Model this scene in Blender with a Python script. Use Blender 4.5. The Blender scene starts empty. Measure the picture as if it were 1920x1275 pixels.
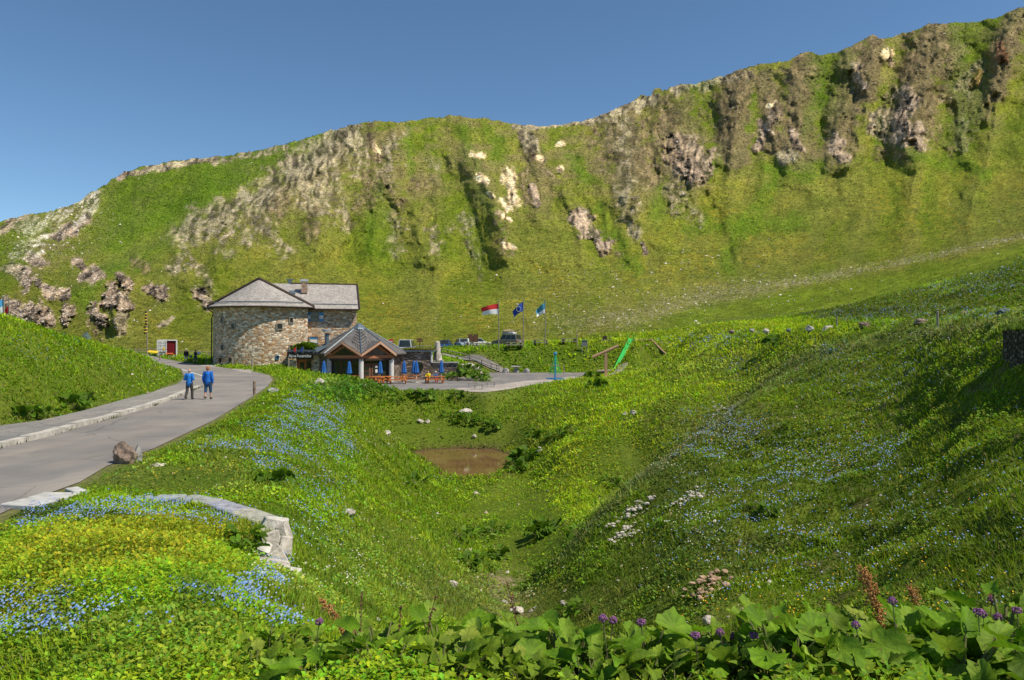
import bpy, bmesh, math, random
import numpy as np
from mathutils import Vector, Matrix
random.seed(7); rng = np.random.default_rng(11)
scene = bpy.context.scene
COL = scene.collection
R = math.radians
F = 1400.0
PI = math.pi

def P(px, row, d):                       # point seen at (px,row) of the photo, d metres in front
    return Vector(((px-960)/F*d, d, (637.5-row)/F*d))

# ---------------------------------------------------------------- noise
def _h(ix, iy, s):
    n = (ix.astype(np.int64)*374761393 + iy.astype(np.int64)*668265263 + s*1442695041) & 0x7fffffff
    n = ((n ^ (n >> 13))*1274126177) & 0x7fffffff
    n = ((n ^ (n >> 16))*2246822519) & 0x7fffffff
    return ((n ^ (n >> 15)) & 0xffffff)/float(0xffffff)
def vnoise(x, y, s=0):
    x = np.asarray(x, float); y = np.asarray(y, float)
    ix = np.floor(x); iy = np.floor(y); fx = x-ix; fy = y-iy
    fx = fx*fx*fx*(fx*(fx*6-15)+10); fy = fy*fy*fy*(fy*(fy*6-15)+10)
    ix = ix.astype(np.int64); iy = iy.astype(np.int64)
    a = _h(ix, iy, s); b = _h(ix+1, iy, s); c = _h(ix, iy+1, s); d = _h(ix+1, iy+1, s)
    return (a*(1-fx)+b*fx)*(1-fy) + (c*(1-fx)+d*fx)*fy
def fbm(x, y, o=4, s=0, g=.5):
    r = 0; a = 1; t = 0
    for k in range(o):
        r = r + a*vnoise(x*2**k+17.3*k, y*2**k-9.1*k, s+k); t += a; a *= g
    return r/t
def ridged(x, y, o=3, s=0):
    r = 0; a = 1; t = 0
    for k in range(o):
        r = r + a*(1-np.abs(2*vnoise(x*2**k+5.3*k, y*2**k+3.7*k, s+k)-1)); t += a; a *= .5
    return r/t
def sst(a, b, x):
    t = np.clip((x-a)/(b-a), 0, 1); return t*t*(3-2*t)

# ---------------------------------------------------------------- mesh helpers
def link(o, parent=None):
    COL.objects.link(o)
    if parent is not None: o.parent = parent
    return o
def mesh_np(name, verts, faces_flat, nper, mat, cols=None, smooth=False, parent=None):
    me = bpy.data.meshes.new(name)
    nf = len(faces_flat)//nper
    me.vertices.add(len(verts)); me.vertices.foreach_set('co', np.ascontiguousarray(verts, dtype=np.float32).ravel())
    me.loops.add(len(faces_flat)); me.loops.foreach_set('vertex_index', np.ascontiguousarray(faces_flat, dtype=np.int32))
    me.polygons.add(nf); me.polygons.foreach_set('loop_start', np.arange(nf, dtype=np.int32)*nper)
    me.polygons.foreach_set('use_smooth', np.full(nf, smooth, dtype=bool))
    if cols is not None:
        ca = me.color_attributes.new('col', 'FLOAT_COLOR', 'POINT')
        c4 = np.ones((len(verts), 4), dtype=np.float32); c4[:, :cols.shape[1]] = cols
        ca.data.foreach_set('color', c4.ravel())
    me.update(calc_edges=True); me.validate()
    me.materials.append(mat)
    return link(bpy.data.objects.new(name, me), parent)
class MB:
    """collects shapes and links them as one mesh object"""
    def __init__(s): s.bm = bmesh.new()
    def quad(s, pts):
        return s.bm.faces.new([s.bm.verts.new(p) for p in pts])
    def box(s, c, size, rz=0, rx=0, ry=0, taper=1.0):
        v = []
        for z in (-.5, .5):
            k = taper if z > 0 else 1
            for x, y in ((-.5, -.5), (.5, -.5), (.5, .5), (-.5, .5)):
                v.append(Vector((x*size[0]*k, y*size[1]*k, z*size[2])))
        m = Matrix.Rotation(rz, 3, 'Z') @ Matrix.Rotation(ry, 3, 'Y') @ Matrix.Rotation(rx, 3, 'X')
        vs = [s.bm.verts.new(m @ p + Vector(c)) for p in v]
        for f in ((3, 2, 1, 0), (4, 5, 6, 7), (0, 1, 5, 4), (1, 2, 6, 5), (2, 3, 7, 6), (3, 0, 4, 7)):
            s.bm.faces.new([vs[i] for i in f])
        return s
    def tube(s, pts, rad, n=8, cap=True):
        pts = [Vector(p) for p in pts]
        rads = rad if isinstance(rad, (list, tuple)) else [rad]*len(pts)
        rings = []
        for i, p in enumerate(pts):
            a = pts[max(i-1, 0)]; b = pts[min(i+1, len(pts)-1)]
            t = (b-a).normalized()
            up = Vector((0, 0, 1)) if abs(t.z) < .9 else Vector((1, 0, 0))
            x = t.cross(up).normalized(); y = t.cross(x).normalized()
            rings.append([s.bm.verts.new(p + (x*math.cos(2*PI*k/n) + y*math.sin(2*PI*k/n))*rads[i]) for k in range(n)])
        for a, b in zip(rings, rings[1:]):
            for k in range(n):
                s.bm.faces.new((a[k], b[k], b[(k+1) % n], a[(k+1) % n]))
        if cap:
            s.bm.faces.new(rings[0]); s.bm.faces.new(rings[-1][::-1])
        return s
    def prism(s, poly, axis, a, b):
        """poly in the plane across axis, swept from a to b along it ('x','y' or 'z')"""
        def mk(p, t):
            return {'x': (t, p[0], p[1]), 'y': (p[0], t, p[1]), 'z': (p[0], p[1], t)}[axis]
        A = [s.bm.verts.new(mk(p, a)) for p in poly]; B = [s.bm.verts.new(mk(p, b)) for p in poly]
        s.bm.faces.new(A[::-1]); s.bm.faces.new(B)
        n = len(poly)
        for k in range(n): s.bm.faces.new((A[k], A[(k+1) % n], B[(k+1) % n], B[k]))
        return s
    def lathe(s, prof, c=(0, 0, 0), n=16, sx=1, sy=1):
        rings = [[s.bm.verts.new((c[0]+r*sx*math.cos(2*PI*k/n), c[1]+r*sy*math.sin(2*PI*k/n), c[2]+z)) for k in range(n)] for r, z in prof]
        for a, b in zip(rings, rings[1:]):
            for k in range(n): s.bm.faces.new((a[k], a[(k+1) % n], b[(k+1) % n], b[k]))
        s.bm.faces.new(rings[0][::-1]); s.bm.faces.new(rings[-1])
        return s
    def blob(s, c, size, seed=0, sub=2, rough=.25, flat=.6):
        r = bmesh.ops.create_icosphere(s.bm, subdivisions=sub, radius=1)
        rnd = random.Random(seed)
        pl = [(Vector((rnd.uniform(-1, 1), rnd.uniform(-1, 1), rnd.uniform(-.6, 1))).normalized(), rnd.uniform(.55, .9)) for _ in range(9)]
        for v in r['verts']:
            p = v.co.copy()
            for nrm, d in pl:
                k = p.dot(nrm)
                if k > d: p -= nrm*(k-d)
            p *= 1 + rnd.uniform(-rough, rough)*.25
            v.co = Vector((p.x*size[0], p.y*size[1], p.z*size[2])) + Vector(c)
        return s
    def build(s, name, mat, parent=None, bevel=0, smooth=False, loc=None):
        bmesh.ops.recalc_face_normals(s.bm, faces=s.bm.faces)
        if bevel:
            bmesh.ops.bevel(s.bm, geom=list(s.bm.edges), offset=bevel, segments=1, affect='EDGES')
        me = bpy.data.meshes.new(name); s.bm.to_mesh(me); s.bm.free()
        if smooth: me.polygons.foreach_set('use_smooth', [True]*len(me.polygons))
        me.materials.append(mat)
        o = bpy.data.objects.new(name, me)
        if loc is not None: o.location = loc
        return link(o, parent)
def tag(o, label=None, cat=None, group=None, kind=None):
    if label: o['label'] = label
    if cat: o['category'] = cat
    if group: o['group'] = group
    if kind: o['kind'] = kind
    return o
def thing(name, label, cat, loc=(0, 0, 0), rz=0, group=None):
    o = bpy.data.objects.new(name, None); o.empty_display_size = .3; COL.objects.link(o)
    o.location = loc; o.rotation_euler = (0, 0, rz)
    return tag(o, label, cat, group)
def kids(o): return [c for c in bpy.data.objects if c.parent == o]
def copy_tree(o, loc=None, rz=None, label=None, group=None, scale=None, _top=True):
    c = o.copy(); COL.objects.link(c)
    for ch in kids(o):
        k = copy_tree(ch, _top=False); k.parent = c
    if _top:
        if loc is not None: c.location = loc
        if rz is not None: c.rotation_euler = (0, 0, rz)
        if label: c['label'] = label
        if group: c['group'] = group
        if scale is not None: c.scale = (scale,)*3 if not isinstance(scale, tuple) else scale
    return c

# ---------------------------------------------------------------- materials
class NT:
    def __init__(s, name):
        s.m = bpy.data.materials.new(name); s.m.use_nodes = True; s.t = s.m.node_tree; s.t.nodes.clear()
        s.out = s.t.nodes.new('ShaderNodeOutputMaterial')
    def n(s, typ, _in=None, **kw):
        nd = s.t.nodes.new(typ)
        for k, v in kw.items(): setattr(nd, k, v)
        for k, v in (_in or {}).items():
            if isinstance(v, bpy.types.NodeSocket): s.t.links.new(v, nd.inputs[k])
            else: nd.inputs[k].default_value = v
        return nd
    def ramp(s, fac, stops, interp='LINEAR'):
        r = s.n('ShaderNodeValToRGB', {'Fac': fac}); cr = r.color_ramp; cr.interpolation = interp
        while len(cr.elements) < len(stops): cr.elements.new(.5)
        for e, (p, c) in zip(cr.elements, stops):
            e.position = p; e.color = (*c, 1) if len(c) == 3 else c
        return r.outputs['Color']
    def mix(s, a, b, f, blend='MIX'):
        m = s.n('ShaderNodeMix', data_type='RGBA', blend_type=blend)
        for i, v in ((0, f), (6, a), (7, b)):
            if isinstance(v, bpy.types.NodeSocket): s.t.links.new(v, m.inputs[i])
            else: m.inputs[i].default_value = (*v, 1) if isinstance(v, tuple) and len(v) == 3 else v
        return m.outputs[2]
    def noise(s, scale, vec, detail=4, rough=.55, out='Fac', dist=0):
        return s.n('ShaderNodeTexNoise', {'Scale': scale, 'Vector': vec, 'Detail': detail, 'Roughness': rough, 'Distortion': dist}).outputs[out]
    def obj(s): return s.n('ShaderNodeTexCoord').outputs['Object']
    def maps(s, vec, sc, rot=(0, 0, 0)): return s.n('ShaderNodeMapping', {'Vector': vec, 'Scale': sc, 'Rotation': rot}).outputs[0]
    def bump(s, h, strength=.3, dist=.1): return s.n('ShaderNodeBump', {'Height': h, 'Strength': strength, 'Distance': dist}).outputs[0]
    def bsdf(s, color, rough=.8, normal=None, metal=0, spec=.3, **kw):
        d = {'Base Color': color if isinstance(color, bpy.types.NodeSocket) else (*color, 1), 'Roughness': rough, 'Metallic': metal, 'Specular IOR Level': spec}
        if normal is not None: d['Normal'] = normal
        d.update(kw)
        b = s.n('ShaderNodeBsdfPrincipled', d)
        s.t.links.new(b.outputs[0], s.out.inputs[0]); return s.m

def simple(name, c, rough=.6, var=.12, scale=6, metal=0, spec=.4, bump=0):
    t = NT(name); o = t.obj()
    nz = t.noise(scale, o, 5)
    c2 = tuple(max(0, x*(1-var*1.6)) for x in c); c3 = tuple(min(1, x*(1+var)) for x in c)
    col = t.ramp(nz, [(.25, c2), (.7, c3)])
    nrm = t.bump(t.noise(scale*4, o, 3), bump, .02) if bump else None
    return t.bsdf(col, rough, nrm, metal, spec)
def wood(name, c, sc=(3, 3, 30)):
    t = NT(name); o = t.obj()
    g = t.noise(2.2, t.maps(o, sc), 5, .6)
    col = t.ramp(g, [(.25, tuple(x*.5 for x in c)), (.5, c), (.8, tuple(min(1, x*1.35) for x in c))])
    return t.bsdf(col, .65, t.bump(g, .3, .01))
def leafmat(name, gloss=.5, trans=.35, var=False):
    t = NT(name)
    a = t.n('ShaderNodeAttribute', attribute_name='col').outputs['Color']
    d = t.n('ShaderNodeBsdfPrincipled', {'Base Color': a, 'Roughness': gloss, 'Specular IOR Level': .25})
    tr = t.n('ShaderNodeBsdfTranslucent', {'Color': t.mix(a, (1, 1, .35), .18, 'MULTIPLY')})
    m = t.n('ShaderNodeMixShader', {0: trans, 1: d.outputs[0], 2: tr.outputs[0]})
    t.t.links.new(m.outputs[0], t.out.inputs[0]); return t.m

# ---------------------------------------------------------------- near terrain control points (px,row,depth)
def zroad(y): return np.interp(y, [0, 68, 92, 110, 140], [-3.2, -3.2, -2.86, -2.2, -1.9])
def zplaza(y): return np.interp(y, [0, 90, 102, 130], [-4.7, -4.7, -4.2, -4.0])
def on(zf, px, row):
    d = 50.
    for _ in range(60): d = .5*d + .5*float(zf(d))*F/(637.5-row)
    return Vector(((px-960)/F*d, d, float(zf(d))))
kerb_px = [(-900, 1420), (-420, 1000), (-200, 905), (0, 841), (96, 818), (141, 803), (203, 787), (271, 767), (327, 747), (376, 726)]
kerb_in = [on(zroad, *p) for p in kerb_px]
walk_out = [on(zroad, *p) for p in [(-1050, 1330), (-620, 980), (-330, 880), (-120, 834), (0, 805), (76, 795), (155, 776), (234, 753), (285, 740), (336, 718), (347, 709), (340, 692)]]
line_px = [(378, 704), (339, 692)]
road_left = kerb_in + [on(zroad, 380, 712)] + [on(zroad, *p) for p in line_px] + [on(zroad, *p) for p in [(300, 682), (262, 669), (225, 664), (150, 660), (60, 658)]]
road_right = [on(zroad, *p) for p in [(-760, 1980), (-400, 1330), (-150, 1060), (0, 965), (60, 938), (150, 905), (200, 875), (290, 841), (400, 789), (470, 746), (500, 726), (511, 713), (505, 704), (480, 698), (435, 692), (400, 687), (340, 679), (300, 672), (265, 663), (225, 660), (150, 656), (60, 654)]]
ROAD = [(v.x, v.y) for v in road_left] + [(v.x, v.y) for v in road_right[::-1]]
WALK = [(v.x, v.y) for v in walk_out] + [(v.x, v.y) for v in (kerb_in + [on(zroad, 380, 712)] + [on(zroad, *line_px[0])])[::-1]]
plaza_px = [(560, 712), (600, 724), (720, 729), (760, 732), (850, 731), (930, 724), (1000, 716), (1060, 711), (1095, 705), (1118, 696), (1090, 693), (1060, 696), (1000, 699), (962, 697), (948, 690), (920, 694), (900, 705), (860, 708), (560, 700)]
PLAZA = [(v.x*min(1, 99/v.y), min(v.y, 99)) for v in [on(zplaza, *p) for p in plaza_px]]
gravel_px = [(848, 730), (880, 735), (910, 736), (950, 731), (1000, 722), (1085, 717), (1092, 709), (1075, 706), (1020, 712), (985, 715), (930, 722), (885, 726)]
GRAVEL = [(v.x, v.y) for v in [on(zplaza, *p) for p in gravel_px]]
pathup_px = [(938, 697, 100), (937, 688, 101), (925, 683, 101), (880, 674, 102), (850, 668, 104), (828, 661, 107), (840, 659, 107.5), (880, 669, 104), (920, 676, 103), (945, 681, 102.5), (948, 690, 101.5), (958, 697, 100.5)]
_pc = [Vector(((px-960)/F*d, d)) for px, d in ((948, 98.6), (943, 99.8), (930, 101), (906, 102), (880, 103), (855, 104.4), (826, 106))]
_l, _r = [], []
for k, q in enumerate(_pc):
    t_ = (_pc[min(k+1, 6)]-_pc[max(k-1, 0)]).normalized(); n_ = Vector((-t_.y, t_.x)); _l.append(tuple(q+n_*.6)); _r.append(tuple(q-n_*.6))
PATHUP = _l+_r[::-1]
POND = [P(*p).xy[:] for p in [(775, 845, 58), (800, 842, 59), (860, 841, 60), (930, 843, 59), (955, 852, 57), (957, 868, 53.5), (945, 885, 50), (915, 896, 48), (870, 897, 47.8), (835, 890, 49), (815, 875, 52), (790, 858, 56)]]
ZP = -8.72

cp = []
def C(*pts): cp.extend(pts)
# outside/behind left
C((-400, 1400, 3.4), (-800, 1400, 3.4), (-200, 1275, 3.7), (-300, 1100, 6.5), (-150, 1000, 10))
C((0, 1275, 3.6), (0, 1150, 5.0), (0, 1050, 7.5), (0, 985, 11))
C((200, 1275, 3.5), (200, 1100, 5.8), (200, 1000, 9), (200, 945, 13))
C((400, 1275, 3.5), (400, 1150, 5), (400, 1050, 7.6), (400, 1000, 10.5), (350, 955, 13.8), (400, 960, 13.4), (300, 938, 14.8), (400, 900, 17), (430, 850, 21), (250, 900, 17))
C((500, 990, 12.4), (500, 1060, 10.2), (600, 1000, 14.5), (540, 1000, 12.6), (560, 1100, 8.3), (600, 1180, 6), (600, 1275, 4), (500, 1180, 5.2))
C((520, 693, 78), (600, 704, 71), (660, 716, 68), (700, 726, 67), (735, 733, 68.5), (560, 720, 55), (580, 735, 48))
C((500, 760, 36.6), (480, 800, 27.6), (560, 760, 39), (600, 800, 33), (550, 850, 24), (500, 900, 17.5), (550, 930, 16.5), (600, 900, 21), (650, 850, 30), (700, 800, 45), (700, 760, 56), (640, 760, 46))
C((700, 900, 27), (650, 1000, 16.5), (700, 1000, 19), (750, 950, 26), (800, 1000, 25), (850, 1000, 30), (870, 1000, 33), (778, 860, 55), (740, 830, 59), (715, 800, 61), (830, 905, 45.5), (850, 950, 38.5), (750, 880, 39))
C((700, 1080, 14.5), (800, 1080, 19), (920, 1080, 26.5), (860, 1080, 23), (700, 1150, 10.5), (800, 1150, 14.5), (900, 1150, 20), (960, 1150, 21.5), (960, 1180, 19.5), (1050, 1180, 18), (1000, 1100, 25.5))
C((960, 1275, 3.6), (960, 1250, 4.6), (750, 1275, 3.7), (750, 1240, 4.7), (960, 1372, 8), (960, 1316, 13), (750, 1250, 7.5))
C((1200, 1275, 3.6), (1200, 1250, 4.6), (1200, 1300, 8))
C((1500, 1275, 3.6), (1500, 1240, 4.8), (1500, 1260, 7), (1500, 1180, 9.5), (1500, 1100, 12), (1500, 1000, 16), (1500, 900, 21.5), (1500, 800, 29), (1500, 720, 38), (1500, 672, 45), (1500, 640, 49), (1500, 619, 52))
C((1400, 700, 52), (1400, 750, 40), (1300, 740, 50), (1250, 800, 44), (1150, 830, 45), (1400, 640, 59), (1400, 621, 63), (1300, 658, 70), (1300, 626, 78), (1200, 698, 84), (1150, 712, 79), (1136, 707, 88), (1240, 680, 84), (1200, 722, 68), (1100, 720, 70), (1100, 760, 60), (1050, 820, 54), (950, 820, 60), (950, 760, 67), (800, 760, 66), (860, 737, 72.5), (1000, 725, 75), (1100, 712, 80), (800, 800, 63), (860, 832, 60.5), (850, 870, 53))
C((960, 870, 52), (1000, 900, 47.5), (1050, 850, 47), (1000, 850, 52.5), (930, 900, 47), (930, 950, 39))
C((1380, 765, 36), (1290, 830, 31), (1200, 890, 27.5), (1150, 940, 26), (1100, 1000, 25.3), (1050, 1060, 24.6), (1200, 943, 33), (1290, 862, 38), (1380, 780, 43), (1200, 850, 43), (1100, 900, 40), (1100, 950, 34), (1000, 1000, 32), (1000, 950, 38))
C((1200, 950, 24), (1200, 1050, 19), (1200, 1150, 15), (1100, 1100, 19.5), (1300, 900, 24), (1300, 1000, 18), (1300, 1100, 14), (1300, 1180, 11.5), (1380, 850, 28))
C((1700, 1275, 3.6), (1700, 1230, 5), (1700, 1180, 7.2), (1700, 1100, 9.5), (1700, 1000, 13), (1700, 900, 17.5), (1700, 800, 23), (1700, 700, 30), (1700, 640, 35), (1700, 606, 38), (1600, 640, 41), (1600, 612, 45))
C((1900, 1275, 3.4), (1900, 1150, 6.3), (1900, 1050, 8.5), (1900, 900, 12), (1900, 800, 15), (1900, 730, 17.3), (1880, 692, 19.3), (1800, 620, 27), (1800, 597, 30), (1900, 604, 22), (1900, 590, 25))
C((2100, 1000, 8), (2100, 800, 12), (2100, 700, 16), (2100, 600, 20), (2300, 900, 8), (2300, 600, 16), (2300, 1275, 3.2))
# upper road shelf and slopes behind it
def Z(px, d, z): cp.append((px, 637.5-z*F/d, d))
Z(1900, 30, .95); Z(1700, 45, .95); Z(1500, 60, .85); Z(1400, 72, .7); Z(1300, 86, .4); Z(1200, 95, 0.1); Z(2100, 28, 1.2)
C((1920, 540, 45), (1920, 492, 66), (1700, 575, 60), (1700, 547, 82), (1600, 600, 66), (1550, 590, 88), (1450, 604, 92), (2100, 500, 45), (2100, 450, 66))
Z(1920, 95, 9.0); Z(1700, 108, 6.0); Z(1550, 112, 3.6); Z(1450, 112, 2.5); Z(1920, 140, 17); Z(1700, 140, 10.5); Z(1550, 140, 6.5); Z(1400, 140, 4.2); Z(2200, 100, 16); Z(2200, 140, 26)
Z(1300, 110, 1.0); Z(1300, 140, 3.0); Z(1200, 115, .3); Z(1150, 140, 1.2)
# embankment and car park
for px, zt, yt, zb, yb in ((870, -1.9, 107, -3.3, 101), (920, -1.25, 107, -3.6, 101), (980, -1.0, 107, -4.25, 100), (1040, -.7, 107, -4.3, 100.5), (1100, -.4, 107, -4.3, 101), (1160, -.0, 107, -4.1, 99), (1220, -.1, 106, -3.7, 94)):
    Z(px, yt, zt); Z(px, yb, zb)
Z(835, 122, -1.38); Z(870, 120, -1.1); Z(955, 116, -.65); Z(760, 115, -1.6); Z(1060, 118, -.3); Z(700, 105, -1.7); Z(760, 97, -1.5); Z(820, 97, -2.62); Z(850, 97, -2.75); Z(880, 97, -3.3); Z(815, 104, -2.1)
for px, z in ((-300, -3), (0, -2.4), (200, -2.3), (400, -2.3), (600, -2), (760, -1.4), (850, -1), (960, -.4), (1060, .3)): Z(px, 145, z)
Z(350, 104, -2.6); Z(450, 100, -3.0); Z(560, 96, -3.1); Z(470, 86, -3.15); Z(560, 87, -3.1); Z(640, 90, -4.0)
# left bank
C((0, 700, 31), (0, 599, 38), (60, 616, 40), (100, 720, 34), (100, 627, 43), (200, 700, 40), (200, 653, 48), (300, 700, 52), (300, 685, 57), (-200, 600, 31), (-200, 520, 38), (-500, 500, 32))
Z(0, 52, .1); Z(0, 80, -1.7); Z(120, 60, -1.0); Z(200, 64, -1.6); Z(250, 75, -2.5); Z(-300, 60, 2); Z(-300, 100, -1); Z(0, 110, -2.3); Z(200, 120, -2.3)
C((260, 668, 54.5))
for v in road_left[4:14:2]+road_right[3:16]: cp.append((v.x/v.y*F+960, 637.5-(v.z)*F/v.y, v.y))
for x, y in PLAZA[2:9]: cp.append((x/y*F+960, 637.5-float(zplaza(y))*F/y, y))
for v in walk_out[2:-1]: cp.append((v.x/v.y*F+960, 637.5-v.z*F/v.y, v.y))
_A = np.array(cp, float)
US = 2.4
_c = np.stack([(_A[:, 0]-960)/F*US, np.log(_A[:, 2])], 1)
_z = (637.5-_A[:, 1])/F*_A[:, 2]
def _phi(r2): return .5*r2*np.log(r2+1e-9)
_n = len(_c)
_d2 = ((_c[:, None]-_c[None])**2).sum(-1)
_M = np.zeros((_n+3, _n+3)); _M[:_n, :_n] = _phi(_d2) + np.eye(_n)*-2e-5*0 + np.eye(_n)*1e-4
_Q = np.concatenate([np.ones((_n, 1)), _c], 1); _M[:_n, _n:] = _Q; _M[_n:, :_n] = _Q.T
_w = np.linalg.solve(_M, np.concatenate([_z, [0, 0, 0]]))
def _rbf(u, v):
    out = np.empty(u.shape).ravel(); uu = u.ravel()*US; vv = v.ravel()
    for i in range(0, len(uu), 20000):
        a = uu[i:i+20000, None]; b = vv[i:i+20000, None]
        out[i:i+20000] = _phi((a-_c[:, 0])**2+(b-_c[:, 1])**2) @ _w[:_n] + _w[_n] + _w[_n+1]*a[:, 0] + _w[_n+2]*b[:, 0]
    return out.reshape(u.shape)
NU, NV = 960, 600
U0, U1, V0, V1 = -1.02, 1.02, math.log(1.2), math.log(150)
gu = np.linspace(U0, U1, NU); gv = np.linspace(V0, V1, NV)
GU, GV = np.meshgrid(gu, gv)
# coarse evaluation, then bilinear refine (surface is smooth)
cu = np.linspace(U0, U1, 320); cv = np.linspace(V0, V1, 240)
CU, CV = np.meshgrid(cu, cv)
CZ = _rbf(CU, CV)
def bil(arr, u, v, nu, nv):
    fu = np.clip((u-U0)/(U1-U0)*(nu-1), 0, nu-1.001); fv = np.clip((v-V0)/(V1-V0)*(nv-1), 0, nv-1.001)
    i = fu.astype(int); j = fv.astype(int); a = fu-i; b = fv-j
    return (arr[j, i]*(1-a)+arr[j, i+1]*a)*(1-b) + (arr[j+1, i]*(1-a)+arr[j+1, i+1]*a)*b
GZ = bil(CZ, GU, GV, 320, 240)
GY = np.exp(GV); GX = GU*GY
def sdist(poly, X, Y):
    """signed distance to polygon, negative inside"""
    p = np.array(poly); n = len(p)
    best = np.full(X.shape, 1e9); ins = np.zeros(X.shape, bool)
    for k in range(n):
        ax, ay = p[k]; bx, by = p[(k+1) % n]
        ex, ey = bx-ax, by-ay; L = ex*ex+ey*ey+1e-12
        t = np.clip(((X-ax)*ex+(Y-ay)*ey)/L, 0, 1)
        best = np.minimum(best, (X-ax-t*ex)**2+(Y-ay-t*ey)**2)
        c = ((ay > Y) != (by > Y)) & (X < ex*(Y-ay)/(by-ay+1e-12)+ax)
        ins ^= c
    d = np.sqrt(best); return np.where(ins, -d, d)
sd_road = np.minimum(sdist(ROAD, GX, GY), sdist(WALK, GX, GY))
sd_plaza = np.minimum(sdist(PLAZA, GX, GY), sdist(GRAVEL, GX, GY))
sd_path = sdist(PATHUP, GX, GY)
sd_pond = sdist(POND, GX, GY)
LODGE_PAD = [(-36, 84.5), (-20, 84.5), (-20, 106), (-36, 106)]
wr = 1-sst(0.2, 2.2, sd_road); GZ = GZ*(1-wr) + zroad(GY)*wr
ppx = GU*F+960
eb_t = np.interp(ppx, [800, 870, 920, 980, 1040, 1100, 1160, 1220, 1280], [-1.9, -1.5, -1.15, -.95, -.75, -.45, -.1, -.05, 0]); eb_b = np.interp(ppx, [800, 870, 920, 980, 1100, 1160, 1220, 1280], [-3.2, -3.5, -4.1, -4.3, -4.25, -4.1, -3.6, -2.8])
we = sst(860, 900, ppx)*sst(1270, 1215, ppx)*sst(97, 100, GY)*sst(124, 108, GY)
GZ = GZ*(1-we)+(eb_b+(eb_t-eb_b)*sst(100, 105, GY))*we
wp = 1-sst(0.3, 1.8, sd_plaza); GZ = GZ*(1-wp) + zplaza(GY)*wp
wq = 1-sst(0., 3.0, sd_pond); GZ = GZ*(1-wq) + (ZP+.06)*wq - .3*sst(.25, -1.0, sd_pond)
# vegetation hummocks
free = np.clip(np.minimum(np.minimum(sd_road, sd_plaza), np.minimum(sd_pond, sd_path))/1.5, 0, 1)
side = sst(.1, .35, GU)*sst(60, 30, GY)
hum = (fbm(GX*.55, GY*.55, 4, 3)-.5)*.55*(1+.25*side) + (fbm(GX*2.3, GY*2.3, 3, 5)-.5)*.16
GZ = GZ + free*hum*(.5+.35*side)*np.clip(GY/9, .25, 1)
ter = (GZ*1.1+fbm(GX*.25, GY*.25, 3, 9)*4)     # little erosion steps on the steep right slope
GZ = GZ + free*side*.13*(np.abs((ter % 1)-.5)*2-.5)
# sink ground slightly beneath laid sheets
allsd = np.minimum(np.minimum(sd_road, sd_plaza), sd_path)
GZ = GZ - .12*sst(-.05, -.5, allsd)
def H(x, y):
    x = np.asarray(x, float); y = np.asarray(y, float)
    return bil(GZ, x/y, np.log(y), NU, NV)
def HS(x, y): return float(H(np.array([x]), np.array([y]))[0])
def ground(px, d, dz=0):
    x = (px-960)/F*d; return Vector((x, d, HS(x, d)+dz))

# ---------------------------------------------------------------- mountain: control of depth by direction
sky = [(-700, 520), (-300, 450), (0, 415), (50, 403), (100, 395), (150, 378), (180, 355), (200, 345), (232, 324), (265, 312), (290, 309), (330, 300), (400, 295), (450, 287), (500, 277), (550, 266), (600, 250), (650, 237), (700, 229), (780, 226), (830, 219), (860, 217), (900, 222), (960, 232), (1000, 235), (1030, 237), (1100, 226), (1150, 205), (1200, 182), (1221, 178), (1226, 166), (1236, 164), (1243, 172), (1260, 162), (1300, 157), (1340, 147), (1400, 128), (1420, 121), (1470, 117), (1505, 98), (1515, 98), (1540, 103), (1570, 98), (1600, 85), (1636, 66), (1660, 73), (1700, 60), (1750, 44), (1830, 43), (1870, 32), (1920, 12), (2100, -60), (2600, -200)]
sx, sy_ = np.array(sky).T
mcp = []
def MC(px, *rd):
    for r, d in rd: mcp.append((px, r, d))
MC(-500, (660, 130), (600, 150), (540, 190), (490, 260))
MC(-150, (660, 127), (600, 150), (520, 210), (450, 280))
MC(0, (660, 127), (600, 150), (520, 205), (450, 275), (415, 330))
MC(90, (655, 127), (600, 148), (520, 190), (460, 270), (397, 380))
MC(200, (655, 127), (600, 145), (520, 195), (440, 290), (345, 410))
MC(330, (655, 127), (600, 152), (520, 205), (440, 280), (370, 370), (301, 480))
MC(400, (650, 127), (600, 155), (500, 218), (410, 300), (350, 380), (295, 500))
MC(480, (650, 127), (560, 185), (480, 240), (380, 330), (320, 420), (280, 510))
MC(600, (650, 127), (600, 160), (500, 250), (400, 330), (300, 430), (250, 530))
MC(700, (650, 127), (600, 170), (500, 265), (400, 350), (300, 450), (229, 540))
MC(860, (648, 127), (600, 165), (500, 262), (400, 350), (300, 455), (217, 555))
MC(1000, (643, 127), (600, 165), (550, 210), (450, 300), (350, 390), (235, 540))
MC(1150, (640, 127), (600, 150), (540, 215), (450, 305), (350, 390), (205, 560))
MC(1300, (622, 127), (600, 147), (570, 190), (500, 265), (400, 350), (300, 430), (157, 575))
MC(1500, (600, 122), (575, 145), (525, 195), (450, 280), (350, 370), (250, 450), (97, 570))
MC(1700, (560, 113), (525, 140), (488, 178), (400, 275), (300, 370), (200, 455), (60, 575))
MC(1920, (500, 100), (470, 130), (435, 172), (380, 240), (300, 320), (200, 420), (10, 560))
MC(2200, (420, 100), (340, 190), (200, 330), (0, 480))
MC(2600, (350, 100), (250, 200), (100, 330), (-150, 480))
_m = np.array(mcp, float)
_mc = _m[:, :2]/np.array([140., 70.]); _mz = np.log(_m[:, 2])
_k = len(_mc)
_K = np.zeros((_k+3, _k+3)); _K[:_k, :_k] = np.sqrt(((_mc[:, None]-_mc[None])**2).sum(-1)+.15)
_K[:_k, _k] = 1; _K[_k, :_k] = 1; _K[:_k, _k+1:] = _mc; _K[_k+1:, :_k] = _mc.T
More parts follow.
